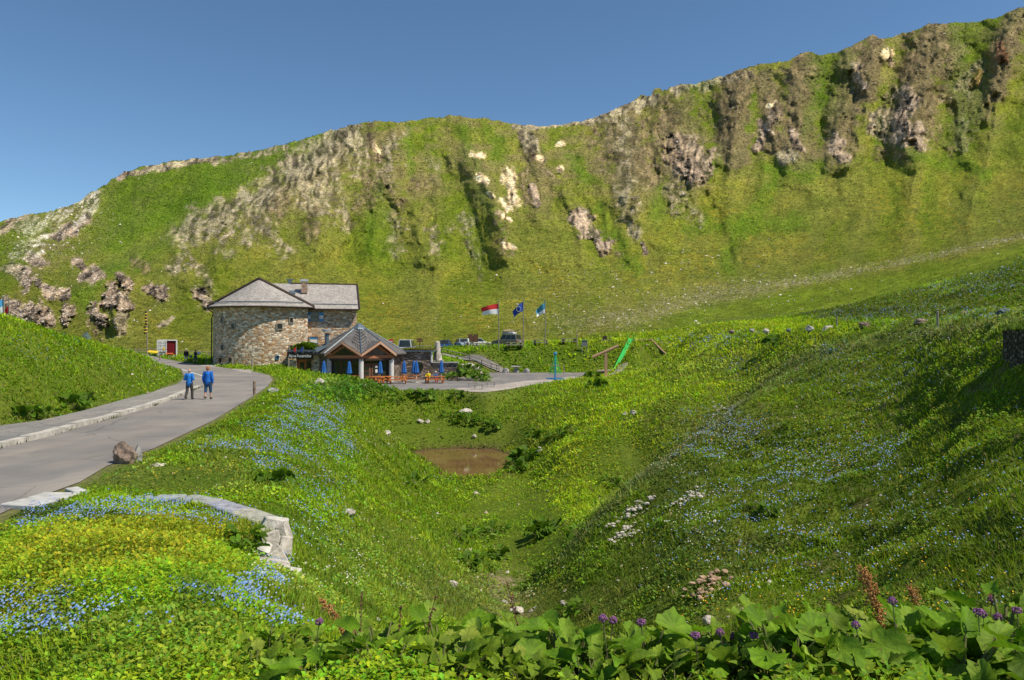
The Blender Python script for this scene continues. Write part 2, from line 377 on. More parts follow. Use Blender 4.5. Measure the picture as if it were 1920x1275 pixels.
_mw = np.linalg.solve(_K, np.concatenate([_mz, [0, 0, 0]]))
def MD(px, row):
    a = px.ravel()/140.; b = row.ravel()/70.; out = np.empty(a.shape)
    for i in range(0, len(a), 20000):
        x = a[i:i+20000, None]; y = b[i:i+20000, None]
        out[i:i+20000] = np.sqrt((x-_mc[:, 0])**2+(y-_mc[:, 1])**2+.15) @ _mw[:_k] + _mw[_k] + _mw[_k+1]*x[:, 0]+_mw[_k+2]*y[:, 0]
    return np.exp(out.reshape(px.shape))
MNX, MNY = 1400, 340
mpx = np.concatenate([np.linspace(-700, -60, 120, endpoint=False), np.linspace(-60, 1980, 1160, endpoint=False), np.linspace(1980, 2600, 120)])
bx = np.array([-700, 0, 400, 700, 1000, 1150, 1300, 1500, 1700, 1920, 2200, 2600]); by = np.array([672, 668, 664, 660, 655, 648, 640, 618, 585, 530, 440, 370])
base = np.interp(mpx, bx, by); top = np.interp(mpx, sx, sy_)
top = top + (fbm(mpx/14., mpx*0, 4, 77)-.5)*7 + (fbm(mpx/4., mpx*0, 2, 78)-.5)*2
tt = np.linspace(0, 1, MNY)[:, None]
MR = base[None]*(1-tt) + top[None]*tt
MP = np.repeat(mpx[None], MNY, 0)
cD = MD(*np.meshgrid(np.linspace(-700, 2600, 300), np.linspace(-220, 700, 220)))
fu = (MP+700)/3300*299; fv = (MR+220)/920*219
i = np.clip(fu.astype(int), 0, 298); j = np.clip(fv.astype(int), 0, 218); a = fu-i; b = fv-j
D = (cD[j, i]*(1-a)+cD[j, i+1]*a)*(1-b)+(cD[j+1, i]*(1-a)+cD[j+1, i+1]*a)*b
CRX = [-700, 60, 200, 260, 340, 400, 480, 560, 600, 650, 2600]; CRY = [640, 560, 505, 480, 434, 407, 370, 318, 286, 250, 200]
crs = np.interp(MP, CRX, CRY)-MR            # px above the spur crest
crw = sst(120, 230, MP)*sst(665, 600, MP)
crn = (fbm(MP/20, MR/20, 3, 201)-.5)*14
D = D + crw*(34*sst(-6, 22, crs+crn)*np.exp(-np.clip(crs-20, 0, 999)/110) - 16*np.exp(-(np.clip(-crs, 0, 999)/40)**2)*(crs < 8))
# ---- features: capsules (x0,y0,x1,y1,w,kind,bulge)
FE = [
 (655,250,560,325,36,'G',0),(560,325,480,374,26,'G',0),(480,374,350,436,24,'G',0),(640,262,600,310,30,'G',2),(600,310,560,330,34,'g',1),(520,380,480,440,24,'g',1),(590,340,600,400,26,'g',1),(440,395,425,455,22,'g',1),
 (236,325,300,312,9,'p',0),(300,310,400,299,7,'p',0),(400,299,540,275,8,'g',0),(690,262,668,325,12,'g',2),(738,270,722,340,20,'g',5),(722,335,700,365,20,'b',3),(612,318,640,400,22,'g',2),
 (746,412,740,455,20,'g',4),(740,400,752,380,14,'b',2),(500,430,535,470,12,'g',1),(640,385,655,420,12,'g',2),(532,380,520,400,16,'b',1),(868,425,882,455,20,'g',4),(882,455,903,520,9,'g',3),(936,420,952,465,16,'b',4),(812,432,815,468,10,'g',2),(805,298,812,308,10,'g',1),(780,350,830,335,12,'b',1),
 (1150,215,1165,300,26,'g',3),(1165,300,1182,400,20,'g',2),(1185,400,1190,440,9,'g',1),(1120,235,1140,300,24,'b',1),(985,245,1000,285,15,'p',1),(965,236,1100,229,7,'p',0),(1100,229,1225,185,11,'p',0),(1200,240,1215,330,22,'b',3),
 (1085,405,1098,430,18,'r',7),(1118,440,1135,462,14,'r',9),(1275,270,1318,318,26,'r',14),(1262,285,1300,310,30,'r',8),(1275,340,1264,398,18,'g',6),(1240,225,1262,290,24,'b',4),(1262,200,1350,190,30,'b',2),(1262,165,1400,142,9,'p',0),(1350,195,1365,255,18,'b',3),(1395,140,1378,235,20,'b',4),(1300,400,1310,415,10,'g',2),
 (1510,110,1522,150,26,'b',4),(1590,105,1578,180,20,'b',5),(1578,180,1568,270,20,'b',5),(1640,78,1608,125,16,'b',4),(1608,125,1618,160,11,'r',7),(1740,58,1700,140,24,'b',5),(1700,140,1680,190,20,'b',5),(1785,60,1775,175,20,'b',4),(1690,205,1672,245,30,'r',8),(1700,230,1725,262,18,'r',5),(1650,225,1640,250,14,'p',2),(1910,25,1885,90,18,'b',7),(1872,90,1880,110,10,'o',7),(1835,125,1808,168,16,'r',9),(1838,135,1828,160,8,'o',6),
 (1452,212,1425,275,13,'r',6),(1450,185,1470,230,16,'b',3),(1490,245,1505,275,11,'r',5),(1500,215,1510,235,10,'b',3),(1560,265,1580,292,14,'r',4),(1490,295,1470,300,12,'p',2),(1800,225,1808,285,9,'p',2),(1820,250,1790,290,16,'b',2),(1664,96,1668,118,7,'t',1),(1650,290,1690,300,12,'b',1),(1740,180,1760,260,12,'b',2),(1440,200,1455,190,4,'t',0),
 (953,325,958,378,11,'t',1),(900,332,912,340,7,'t',0),(984,325,990,378,11,'b',4),(998,350,1003,385,6,'r',4),(1004,292,1018,300,6,'t',0),(1045,270,1056,272,5,'t',0),(885,286,905,292,5,'t',0),(940,375,948,390,6,'t',1),(935,398,958,412,4,'t',0),(945,460,965,466,5,'t',0),(915,360,925,370,4,'t',0),(1048,318,1052,322,5,'t',1),(700,270,712,300,5,'t',0),(700,240,695,300,8,'b',1),
 (225,515,240,535,15,'r',8),(205,555,228,565,17,'r',8),(170,575,190,598,13,'r',7),(120,580,128,605,12,'r',6),(288,548,300,560,12,'r',6),(375,545,388,568,14,'r',6),(75,495,60,480,13,'r',4),(30,505,50,520,16,'r',4),(10,430,60,412,12,'r',3),(60,425,180,362,12,'w',2),(40,468,110,440,15,'w',2),(110,445,160,405,12,'r',3),(140,415,185,378,9,'w',2),(235,325,228,335,6,'r',4),(325,505,345,478,12,'g',3),(350,470,360,500,10,'g',2),(60,580,90,600,14,'r',4),(20,570,40,600,16,'r',4),(80,540,120,550,14,'r',3),(140,500,180,520,12,'r',3),(255,490,270,505,9,'b',2),(230,590,225,620,10,'p',1),(300,610,320,600,6,'p',0),(380,500,390,540,12,'g',2),(480,410,500,430,14,'g',1),(560,345,580,380,20,'g',2),(585,400,575,440,14,'b',1),(700,300,660,420,10,'b',1),(1130,470,1165,480,6,'b',2),(1205,455,1208,470,5,'r',3),(190,640,170,600,8,'b',0),(580,600,640,590,10,'b',0),(1000,300,1030,330,12,'b',0),
]
GR = [(870,240,905,360,12),(905,360,960,470,9),(926,250,935,290,16),(1130,400,1185,500,14),(1765,80,1800,140,17),(1425,150,1385,295,14),(1540,120,1540,200,10),(230,490,340,410,34),(340,410,420,340,24),(150,560,230,480,18),(1075,300,1100,330,12),(1240,330,1230,400,12),(1350,280,1330,320,16),(1470,320,1540,320,20),(1650,270,1850,330,12),(700,400,690,470,8),(765,240,770,330,8),(1500,420,1300,430,14),(1450,330,1360,500,16)]
YE = [(1180,480,1190,520,22),(1350,400,1450,440,30),(1640,380,1800,420,24),(1290,480,1340,500,22),(850,560,900,600,18),(760,600,700,560,18),(1000,500,1060,520,14),(1500,460,1400,490,14),(270,600,290,612,9),(960,570,1000,560,9),(1130,410,1150,430,7)]
KC = {'G': (.31, .26, .205), 'g': (.29, .24, .19), 'p': (.33, .275, .215), 'b': (.19, .145, .095), 'r': (.33, .26, .21), 't': (.72, .56, .38), 'w': (.46, .42, .36), 'o': (.42, .22, .12)}
w1x = (fbm(MP/24, MR/24, 5, 21)-.5)*62; w1y = (fbm(MP/24, MR/24, 5, 22)-.5)*62
w2 = (fbm(MP/5, MR/5, 3, 23)-.5)
def cap(x0, y0, x1, y1, w, edge=.45):
    m = np.zeros(MP.shape)
    pad = w*1.6+30
    c0 = np.searchsorted(mpx, min(x0, x1)-pad); c1 = np.searchsorted(mpx, max(x0, x1)+pad)
    X = MP[:, c0:c1]+w1x[:, c0:c1]*min(1, w/22); Y = MR[:, c0:c1]+w1y[:, c0:c1]*min(1, w/22)
    ex, ey = x1-x0, y1-y0; L = ex*ex+ey*ey+1e-6
    t = np.clip(((X-x0)*ex+(Y-y0)*ey)/L, 0, 1)
    d = np.sqrt((X-x0-t*ex)**2+(Y-y0-t*ey)**2)/w
    m[:, c0:c1] = 1-sst(1-edge, 1+edge, d+w2[:, c0:c1]*.9)
    return m
# ribs running down the slope
lean = np.interp(MP, [0, 500, 900, 1300, 1920], [.9, .25, -.28, .1, .22])
rx = MP + lean*(MR-350) + (fbm(MP/120, MR/110, 4, 31)-.5)*60 + (fbm(MP/18, MR/22, 3, 32)-.5)*16
amp = sst(0, .25, 1-tt)*0+1
hfrac = tt*np.ones(MP.shape)
ampR = np.interp(MP, [-100, 300, 520, 760, 1200, 1450, 1920], [4, 9, 14, 14, 16, 17, 16])
prof = sst(.06, .42, hfrac)*(1-.45*sst(.9, 1, hfrac))
fine = np.where(MP > 1100, sst(.40, .62, hfrac), sst(.18, .5, hfrac))
rb1 = ridged(rx/118., MR/600., 1, 33); rb2 = ridged(rx/58., MR/210., 2, 35)
rib = rb1*.45 + rb2*.55
D = D - ampR*prof*((rb1-.5)*1.9*(.75+.25*fine) + (rb2-.5)*.85*fine)
SP = [(650,250,480,440,44,9),(735,262,690,470,46,14),(800,290,832,490,42,12),(890,300,945,475,40,12),(1000,262,1012,400,36,10),(1160,212,1200,430,52,15),(1272,215,1290,350,56,20),(1385,132,1368,290,42,14),(1510,104,1500,285,44,18),(1600,92,1568,292,44,20),(1640,72,1622,170,28,12),(1745,52,1698,275,50,23),(1788,62,1802,285,34,13),(1912,22,1832,205,48,25),(330,450,352,540,32,7),(430,405,402,525,36,8),(600,330,588,470,38,9),(1185,455,1190,520,30,8),(240,510,215,600,30,8),(1440,150,1450,270,30,9),(90,470,60,600,40,8)]
spm = np.zeros(MP.shape)
for x0, y0, x1, y1, w, am in SP:
    ex, ey = x1-x0, y1-y0; L = ex*ex+ey*ey
    wx_ = (fbm(MP/34, MR/34, 3, 301)-.5)*34; wx2 = (fbm(MP/12, MR/16, 3, 303)-.5)*12
    X = MP+wx_+wx2; t_ = ((X-x0)*ex+(MR-y0)*ey)/L; tc = np.clip(t_, 0, 1)
    d_ = np.sqrt((X-x0-tc*ex)**2+(MR-y0-tc*ey)**2)/w
    pk = np.clip(1-d_, 0, 1)**1.15*(.55+.45*np.clip(tc*1.3, 0, 1)); D = D-am*(1.35 if x0 < 1350 else 1.0)*pk; spm = np.maximum(spm, pk)
rib2 = ridged(rx/16., MR/70., 2, 37)
D = D - (ampR*.13+.6)*prof*(rib2-.5)*fine
mc = np.zeros(MP.shape+(3,))
n1 = fbm(MP/70, MR/34, 4, 41); n2 = fbm(MP/9, MR/5, 4, 43); n3 = fbm(MP/26, MR/11, 4, 45)
g_lo = np.array([.14, .175, .016]); g_hi = np.array([.27, .255, .05]); olive = np.array([.25, .205, .10]); gold = np.array([.31, .25, .04]); bright = np.array([.115, .195, .012])
k = sst(.25, .75, n1*.5+n2*.25+n3*.25)[..., None]
mc = g_lo*(1-k)+g_hi*k
ol = (sst(.45, .8, hfrac)*.65*sst(.38, .62, n3)+.25*sst(.5, .75, rib))[..., None]; ol = np.clip(ol, 0, .85)
mc = mc*(1-ol)+olive*ol
yl = (sst(.55, .7, n1)*sst(.5, .1, np.abs(hfrac-.28))*.35*sst(.42, .6, n2))[..., None]
mc = mc*(1-yl)+gold*yl
for f in YE:
    m = (cap(*f, .8)*.55*sst(.36, .6, n2))[..., None]; mc = mc*(1-m)+gold*m
for f in GR:
    m = (cap(*f, .8)*.6)[..., None]; mc = mc*(1-m)+bright*m
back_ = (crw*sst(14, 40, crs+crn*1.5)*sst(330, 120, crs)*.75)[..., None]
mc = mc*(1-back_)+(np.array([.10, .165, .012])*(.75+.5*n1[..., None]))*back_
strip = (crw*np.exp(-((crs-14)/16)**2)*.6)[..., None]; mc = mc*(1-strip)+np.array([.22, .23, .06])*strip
rock = np.zeros(MP.shape)
# bare brown earth on the rib crests high on the right and in the middle
zr = np.interp(MP, [0, 560, 700, 1050, 1200, 1420, 1950], [.0, .3, .42, .45, .8, 1.05, 1.0])
bare = sst(.48, .72, hfrac)*zr*sst(.40, .68, rib*.15+spm*.75+n3*.35+n2*.2)
m = np.clip(bare, 0, .8)[..., None]; brown = np.array([.20, .15, .105])*(.7+.6*n2[..., None])
mc = mc*(1-m)+brown*m; rock = np.maximum(rock, bare*.5)
streak = fbm(rx/6., MR/14., 4, 51)
for x0, y0, x1, y1, w, kd, bl in FE:
    big = cap(x0, y0, x1, y1, w, .5)
    c = np.array(KC[kd])*(.25+1.25*sst(.25, .75, streak)[..., None]+.9*(n2[..., None]-.5))
    brk = sst(.28, .62, big*.55+n2*.35+streak*.25)
    cov = big*np.clip(.35+1.9*(n2-.35)+.8*(streak-.5), 0, 1) if kd in 'gbw' else np.clip(big*(.75+1.2*(n2-.45)), 0, 1) if kd == 'G' else np.clip(big*1.3, 0, 1)*brk
    if kd == 't': cov = big
    mm = np.clip(cov, 0, 1)[..., None]
    mc = mc*(1-mm)+c*mm; rock = np.maximum(rock, cov*(1 if kd in 'rwot' else .6))
    if kd != 'b': mc = mc
    if bl: D = D - bl*.5*cap(x0, y0-w*.2, x1, y1-w*.1, w*.8, .55)
ro = (ridged((MP+MR*.25)/6., MR/15., 3, 61)-.5)*3.0 + (fbm(MP/3., MR/3.2, 2, 62)-.5)*2.6 + (fbm(MP/10, MR/9, 2, 63)-.5)*4
D = D - rock*ro*.7*np.clip(D/350, .35, 1.2)
# scree belt along the foot and scattered pale stones
scx = np.interp(MP, [900, 1200, 1300, 1500, 1700, 1920, 2200], [625, 590, 560, 528, 490, 442, 380])
sc = np.exp(-((MR-scx)/np.interp(MP, [900, 1300, 1500, 1920], [14, 22, 9, 5]))**2)*sst(950, 1200, MP)
scn = _h((MP/1.6).astype(int), (MR/1.2).astype(int), 5)
msk = np.clip(sc*.32*sst(.35, .6, n2)+ (scn > 1-.42*sc)*.75, 0, 1)[..., None]
mc = mc*(1-msk)+np.array([.33, .28, .2])*msk
low = sst(.55, .2, hfrac)
terr = .5+.5*np.sin(MR*2.1+fbm(MP/30, MR/8, 3, 71)*14)
mc = mc*(1-.22*(low*terr*sst(.35, .6, n1))[..., None])
D = D + (fbm(MP/12, MR/8, 4, 73)-.5)*D*.009 + (fbm(rx/60, MR/60, 3, 74)-.5)*D*.06*sst(.12, .35, hfrac)
D = D + (ridged(rx/34, MR/60, 3, 75)-.5)*D*.012*sst(.1, .3, hfrac)
fine_c = fbm(MP/2.4, MR/1.5, 3, 76); mc = mc*(.62+.76*fine_c)[..., None]
und = (sst(6, 26, MR-scx)*sst(1150, 1300, MP)*.7)[..., None]; mc = mc*(1-und)+np.array([.17, .235, .018])*(.7+.6*n3[..., None])*und
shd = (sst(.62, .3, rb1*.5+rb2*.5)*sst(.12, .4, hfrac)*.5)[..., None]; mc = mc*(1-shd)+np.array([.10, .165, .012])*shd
MX = (MP-960)/F*D; MZ = (637.5-MR)/F*D; MY = D
verts = np.stack([MX, MY, MZ], -1)
back = verts[-1].copy(); back2 = back.copy()
back[:, 1] += 25; back[:, 2] -= 6; back2[:, 1] += 160; back2[:, 2] -= 90
verts = np.concatenate([verts, back[None], back2[None]], 0)
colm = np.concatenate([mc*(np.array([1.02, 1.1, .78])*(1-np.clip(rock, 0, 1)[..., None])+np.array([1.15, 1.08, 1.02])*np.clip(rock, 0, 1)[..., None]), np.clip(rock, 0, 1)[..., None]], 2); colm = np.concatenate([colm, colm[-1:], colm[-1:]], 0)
def gridfaces(nx, ny):
    a = (np.arange(ny-1)[:, None]*nx+np.arange(nx-1)[None]).ravel()
    return np.stack([a, a+1, a+1+nx, a+nx], 1).ravel()
t = NT('mountain_ground'); o = t.obj()
at_ = t.n('ShaderNodeAttribute', attribute_name='col'); a_ = at_.outputs['Color']; ra_ = at_.outputs['Alpha']
nz = t.noise(.45, o, 6, .65); nz2 = t.noise(.06, o, 5, .6)
c_ = t.mix(a_, t.ramp(nz, [(.3, (.78, .8, .75)), (.7, (1.8, 1.78, 1.65))]), 1., 'MULTIPLY')
c_ = t.mix(c_, t.ramp(nz2, [(.3, (.82, .85, .8)), (.7, (1.15, 1.12, 1.1))]), 1., 'MULTIPLY')
rk_ = t.noise(.55, t.maps(o, (1, 1, .55), (.3, .5, 0)), 8, .8)
c_ = t.mix(c_, t.mix(c_, t.ramp(rk_, [(.36, (.3, .29, .28)), (.5, (1, 1, 1)), (.64, (1.75, 1.7, 1.62))]), 1., 'MULTIPLY'), ra_)
gt_ = t.ramp(t.noise(1.3, o, 4, .75), [(.36, (.55, .62, .5)), (.52, (1.08, 1.06, 1.05))])
c_ = t.mix(t.mix(c_, gt_, 1., 'MULTIPLY'), c_, ra_)
MOUNT = t.bsdf(c_, .95, t.bump(t.noise(.3, o, 9, .75), 1., 2.6), spec=.1)
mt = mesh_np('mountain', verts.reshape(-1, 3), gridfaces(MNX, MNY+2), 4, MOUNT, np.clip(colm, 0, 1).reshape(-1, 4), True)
tag(mt, kind='structure')
mcA = mc
rockA, scA, n3A = rock, sc, n3
# ---------------------------------------------------------------- near ground sheet
gn = fbm(GX*.35, GY*.35, 4, 81)[..., None]; gn2 = fbm(GX*1.7, GY*1.7, 3, 83)[..., None]
gcol = np.array([.075, .13, .01])*(1-gn)+np.array([.15, .185, .025])*gn
dirt = (sst(.6, .72, gn2[..., 0])*sst(.12, .3, GU))[..., None]*.6
gcol = gcol*(1-dirt)+np.array([.13, .1, .06])*dirt
verge = (np.exp(-np.clip(allsd, 0, 9)/.35)*.8)[..., None]
gcol = gcol*(1-verge)+np.array([.2, .17, .1])*verge
mud = (1-sst(0, 1.8, sd_pond))[..., None]; gcol = gcol*(1-mud)+np.array([.11, .075, .04])*mud
pp = GU*F+960; rr = 637.5-GZ/GY*F
gul = np.exp(-((pp-(940+(rr-1100)*.35))/45)**2)*sst(1040, 1090, rr)*sst(8, 12, GY)
gul = (gul*sst(.35, .6, gn2[..., 0]))[..., None]; gcol = gcol*(1-gul)+np.array([.24, .19, .13])*gul
t = NT('meadow_soil'); o = t.obj()
a_ = t.n('ShaderNodeAttribute', attribute_name='col').outputs['Color']
c_ = t.mix(a_, t.ramp(t.noise(5, o, 6, .7), [(.3, (.5, .55, .4)), (.7, (1.35, 1.3, 1.2))]), 1., 'MULTIPLY')
SOIL = t.bsdf(c_, .95, t.bump(t.noise(3, o, 6, .7), .8, .15), spec=.1)
g = mesh_np('ground', np.stack([GX, GY, GZ], -1).reshape(-1, 3), gridfaces(NU, NV), 4, SOIL, gcol.reshape(-1, 3), True)
tag(g, kind='structure')

def asphalt(name, c, pebb=140, tint=(.0, 0, 0), cr=0):
    t = NT(name); o = t.obj()
    a = t.noise(pebb, o, 2, .6); b = t.noise(.35, o, 5, .6); s_ = t.noise(1.2, t.maps(o, (1.2, .15, 1), (0, 0, .12)), 4)
    col = t.ramp(a, [(.3, tuple(x*.7 for x in c)), (.7, tuple(min(1, x*1.3) for x in c))])
    col = t.mix(col, t.ramp(b, [(.3, (.8, .8, .82)), (.7, (1.18, 1.15, 1.1))]), 1., 'MULTIPLY')
    col = t.mix(col, t.ramp(s_, [(.3, (.88, .88, .9)), (.75, (1.15, 1.08, 1.0))]), 1., 'MULTIPLY')
    ck = t.n('ShaderNodeTexVoronoi', {'Vector': t.mix(o, t.noise(.8, o, 4, out='Color'), .35, 'ADD'), 'Scale': .22}, feature='DISTANCE_TO_EDGE').outputs['Distance']
    col = t.mix(col, t.ramp(ck, [(0, (.5, .5, .5)), (.006, (1, 1, 1))]), .7, 'MULTIPLY')
    pt_ = t.n('ShaderNodeTexVoronoi', {'Vector': o, 'Scale': .16}).outputs['Color']
    col = t.mix(col, t.ramp(t.n('ShaderNodeSeparateColor', {'Color': pt_}).outputs[0], [(0, (.88, .88, .89)), (.5, (1, 1, 1)), (1, (1.08, 1.07, 1.05))], 'CONSTANT'), .8, 'MULTIPLY')
    if cr:
        v = t.n('ShaderNodeTexVoronoi', {'Vector': t.maps(o, (1, 1, 1)), 'Scale': cr}, feature='DISTANCE_TO_EDGE').outputs['Distance']
        col = t.mix(col, t.ramp(v, [(0, (.45, .45, .42)), (.035, (1, 1, 1))]), .8, 'MULTIPLY')
    return t.bsdf(col, .9, t.bump(a, .4, .004), spec=.2)
def drape(name, poly, off, mat, zf=None, step=.6, kind='structure'):
    bm = bmesh.new(); bm.faces.new([bm.verts.new((p[0], p[1], 0)) for p in poly])
    xs = [p[0] for p in poly]; ys = [p[1] for p in poly]
    for ax, lo, hi in ((0, min(xs), max(xs)), (1, min(ys), max(ys))):
        n = int((hi-lo)/step)
        for k in range(1, n+1):
            co = [0, 0, 0]; co[ax] = lo+k*step; no = [0, 0, 0]; no[ax] = 1
            bmesh.ops.bisect_plane(bm, geom=bm.faces[:]+bm.edges[:]+bm.verts[:], plane_co=co, plane_no=no)
    for v in bm.verts:
        v.co.z = (zf(v.co.y) if zf else HS(v.co.x, v.co.y)+.12*0) + off
    bmesh.ops.triangulate(bm, faces=bm.faces[:])
    bmesh.ops.recalc_face_normals(bm, faces=bm.faces)
    me = bpy.data.meshes.new(name); bm.to_mesh(me); bm.free(); me.materials.append(mat)
    return tag(link(bpy.data.objects.new(name, me)), kind=kind)
ROADM = asphalt('road_asphalt', (.26, .245, .23)); WALKM = asphalt('pavement_asphalt', (.28, .27, .255), 90, cr=1.6)
PLAZAM = asphalt('plaza_asphalt', (.23, .22, .215)); GRAVM = asphalt('gravel', (.42, .38, .34), 60)
drape('road', ROAD, .02, ROADM, zroad, 2.5)
drape('pavement', WALK, 0, WALKM, lambda y: zroad(y)+float(np.interp(y, [47, 53], [.14, .025])), 2.5)
drape('plaza', PLAZA, .02, PLAZAM, zplaza, 1.5)
drape('gravel_area', GRAVEL, .035, GRAVM, zplaza, 1.5)
drape('path', PATHUP, .15, PLAZAM, None, .7)
# pale concrete aprons beside the road
for nm, pts in (('forecourt', [(372, 686), (392, 683), (425, 683), (400, 688)]), ('forecourt', [(432, 693), (452, 691), (475, 693), (470, 700), (450, 697)])):
    drape(nm, [on(zroad, *q).xy[:] for q in pts], .03, GRAVM, zroad, 2)
# kerb stones
STONEW = simple('kerb_stone', (.5, .46, .4), .85, .3, 2.5, bump=.6)
mb = MB(); kp = []
for a, b in zip(kerb_in, kerb_in[1:]):
    n = max(1, int((b-a).length/1.1))
    for q in range(n): kp.append(a.lerp(b, q/n))
kp.append(kerb_in[-1])
rk = random.Random(3)
for a, b in zip(kp, kp[1:]):
    t_ = (b-a).normalized(); nr = Vector((-t_.y, t_.x, 0)); w = .30+rk.uniform(-.04, .04); h = (.17+rk.uniform(-.02, .03))*float(np.interp(a.y, [46, 52], [1, .45]))
    c = (a+b)/2 + nr*(w/2-.05); L = (b-a).length-.02
    mb.box((c.x, c.y, c.z+h/2-.02), (L, w, h+.04), rz=math.atan2(t_.y, t_.x)+rk.uniform(-.01, .01), taper=.96)
tag(mb.build('kerb', STONEW), kind='structure')
PAINT = simple('white_paint', (.6, .59, .56), .7, .2, 12)
a, b = on(zroad, 379, 705), on(zroad, 341, 693); 
nrm_ = Vector((-(b-a).y, (b-a).x, 0)).normalized()*.1
m_ = MB(); m_.quad([a-nrm_+Vector((0, 0, .026)), a+nrm_+Vector((0, 0, .026)), b+nrm_+Vector((0, 0, .026)), b-nrm_+Vector((0, 0, .026))])
tag(m_.build('road_line', PAINT), kind='structure')
# pond
t = NT('muddy_water'); o = t.obj()
col = t.ramp(t.noise(.5, o, 5), [(.3, (.15, .072, .034)), (.7, (.23, .125, .065))])
WATER = t.bsdf(col, .05, t.bump(t.noise(6, o, 3), .05, .02), spec=.5)
drape('pond_water', POND, 0, WATER, lambda y: ZP, 3)

# ---------------------------------------------------------------- camera, sun, sky
cam = bpy.data.cameras.new('camera'); co = bpy.data.objects.new('camera', cam); COL.objects.link(co)
co.location = (0, 0, 0); co.rotation_euler = (R(90), 0, 0)
cam.sensor_width = 36; cam.lens = 36*F/1920; cam.clip_end = 3000; cam.clip_start = .05
scene.camera = co
SUN_EL = R(56); SUN_AZ = R(68)          # azimuth measured from straight behind the camera towards the right
sdir = Vector((math.sin(SUN_AZ)*math.cos(SUN_EL), -math.cos(SUN_AZ)*math.cos(SUN_EL), math.sin(SUN_EL)))
sl = bpy.data.lights.new('sun', 'SUN'); sl.energy = 5.0; sl.angle = R(.5); sl.color = (1, .93, .77)
so = bpy.data.objects.new('sun', sl); COL.objects.link(so); so.rotation_euler = sdir.to_track_quat('Z', 'Y').to_euler()
w = bpy.data.worlds.new('World'); scene.world = w; w.use_nodes = True; nt = w.node_tree; nt.nodes.clear()
sk = nt.nodes.new('ShaderNodeTexSky'); sk.sky_type = 'NISHITA'; sk.sun_disc = False; sk.sun_elevation = SUN_EL
sk.sun_rotation = math.atan2(sdir.x, sdir.y); sk.altitude = 2400; sk.air_density = 1.0; sk.dust_density = .25; sk.ozone_density = 1.6
hs = nt.nodes.new('ShaderNodeHueSaturation'); hs.inputs['Saturation'].default_value = 1.08; hs.inputs['Value'].default_value = 1.0
gm = nt.nodes.new('ShaderNodeMix'); gm.data_type = 'RGBA'; gm.blend_type = 'MULTIPLY'; gm.inputs[0].default_value = 1; gm.inputs[7].default_value = (.93, 1.02, 1, 1)
bg = nt.nodes.new('ShaderNodeBackground'); bg.inputs['Strength'].default_value = .13; wo = nt.nodes.new('ShaderNodeOutputWorld')
nt.links.new(sk.outputs[0], hs.inputs['Color']); nt.links.new(hs.outputs[0], gm.inputs[6]); nt.links.new(gm.outputs[2], bg.inputs[0]); nt.links.new(bg.outputs[0], wo.inputs[0])
scene.view_settings.view_transform = 'Standard'; scene.view_settings.look = 'None'; scene.view_settings.exposure = 0
scene.cycles.max_bounces = 5; scene.cycles.transparent_max_bounces = 4
# ================================================================ objects
_ys = np.exp(np.linspace(math.log(1.6), math.log(148), 900))
def hit(px, row, dmin=0):
    xs_ = (px-960)/F*_ys; hz = H(xs_, _ys); rz = (637.5-row)/F*_ys
    ok = np.where((hz >= rz) & (_ys >= dmin))[0]
    if len(ok) == 0: return Vector((xs_[-1], _ys[-1], hz[-1]))
    k = ok[0]; return Vector((xs_[k], _ys[k], hz[k]))
def stonemat(name, cols, sc=(2.7, 2.7, 5.6), mortar=(.5, .43, .34), mw=.06, bumpd=.06, dark=.55):
    t = NT(name); o = t.obj()
    o2 = t.mix(o, t.noise(1.3, o, 2, out='Color'), .12, 'ADD')
    v = t.maps(o2, sc)
    a = t.n('ShaderNodeTexVoronoi', {'Vector': v, 'Scale': 1., 'Randomness': .8})
    e = t.n('ShaderNodeTexVoronoi', {'Vector': v, 'Scale': 1., 'Randomness': .8}, feature='DISTANCE_TO_EDGE').outputs['Distance']
    sp = t.n('ShaderNodeSeparateColor', {'Color': a.outputs['Color']})
    c = t.ramp(sp.outputs[0], [(k/(len(cols)-1) if len(cols) > 1 else 0, q) for k, q in enumerate(cols)], 'CONSTANT')
    c = t.mix(c, t.ramp(t.noise(9, o, 4, .6), [(.3, (.7, .7, .7)), (.7, (1.25, 1.25, 1.2))]), 1., 'MULTIPLY')
    c = t.mix(c, t.ramp(sp.outputs[1], [(0, (dark, dark, dark)), (1, (1.25, 1.25, 1.25))]), 1., 'MULTIPLY')
    c = t.mix(mortar, c, t.ramp(e, [(mw*.5, (0, 0, 0)), (mw, (1, 1, 1))]))
    h = t.ramp(e, [(0, (0, 0, 0)), (.18, (1, 1, 1))])
    h = t.mix(h, sp.outputs[2], .4)
    return t.bsdf(c, .88, t.bump(h, .9, bumpd), spec=.15)
TOWER = stonemat('tower_stone', [(.70, .55, .41), (.52, .27, .12), (.80, .68, .55), (.62, .42, .26), (.40, .29, .20), (.82, .66, .50), (.62, .34, .17), (.56, .47, .38)], dark=.55)
RUBBLE = stonemat('terrace_stone', [(.22, .17, .14), (.32, .23, .19), (.16, .13, .11), (.36, .29, .25), (.26, .2, .17)], (2.6, 2.6, 7), (.1, .08, .06), .05)
DRYST = stonemat('dry_stone', [(.12, .10, .08), (.18, .15, .12), (.08, .065, .055), (.15, .12, .10)], (4.6, 4.6, 7.5), (.02, .018, .014), .09)
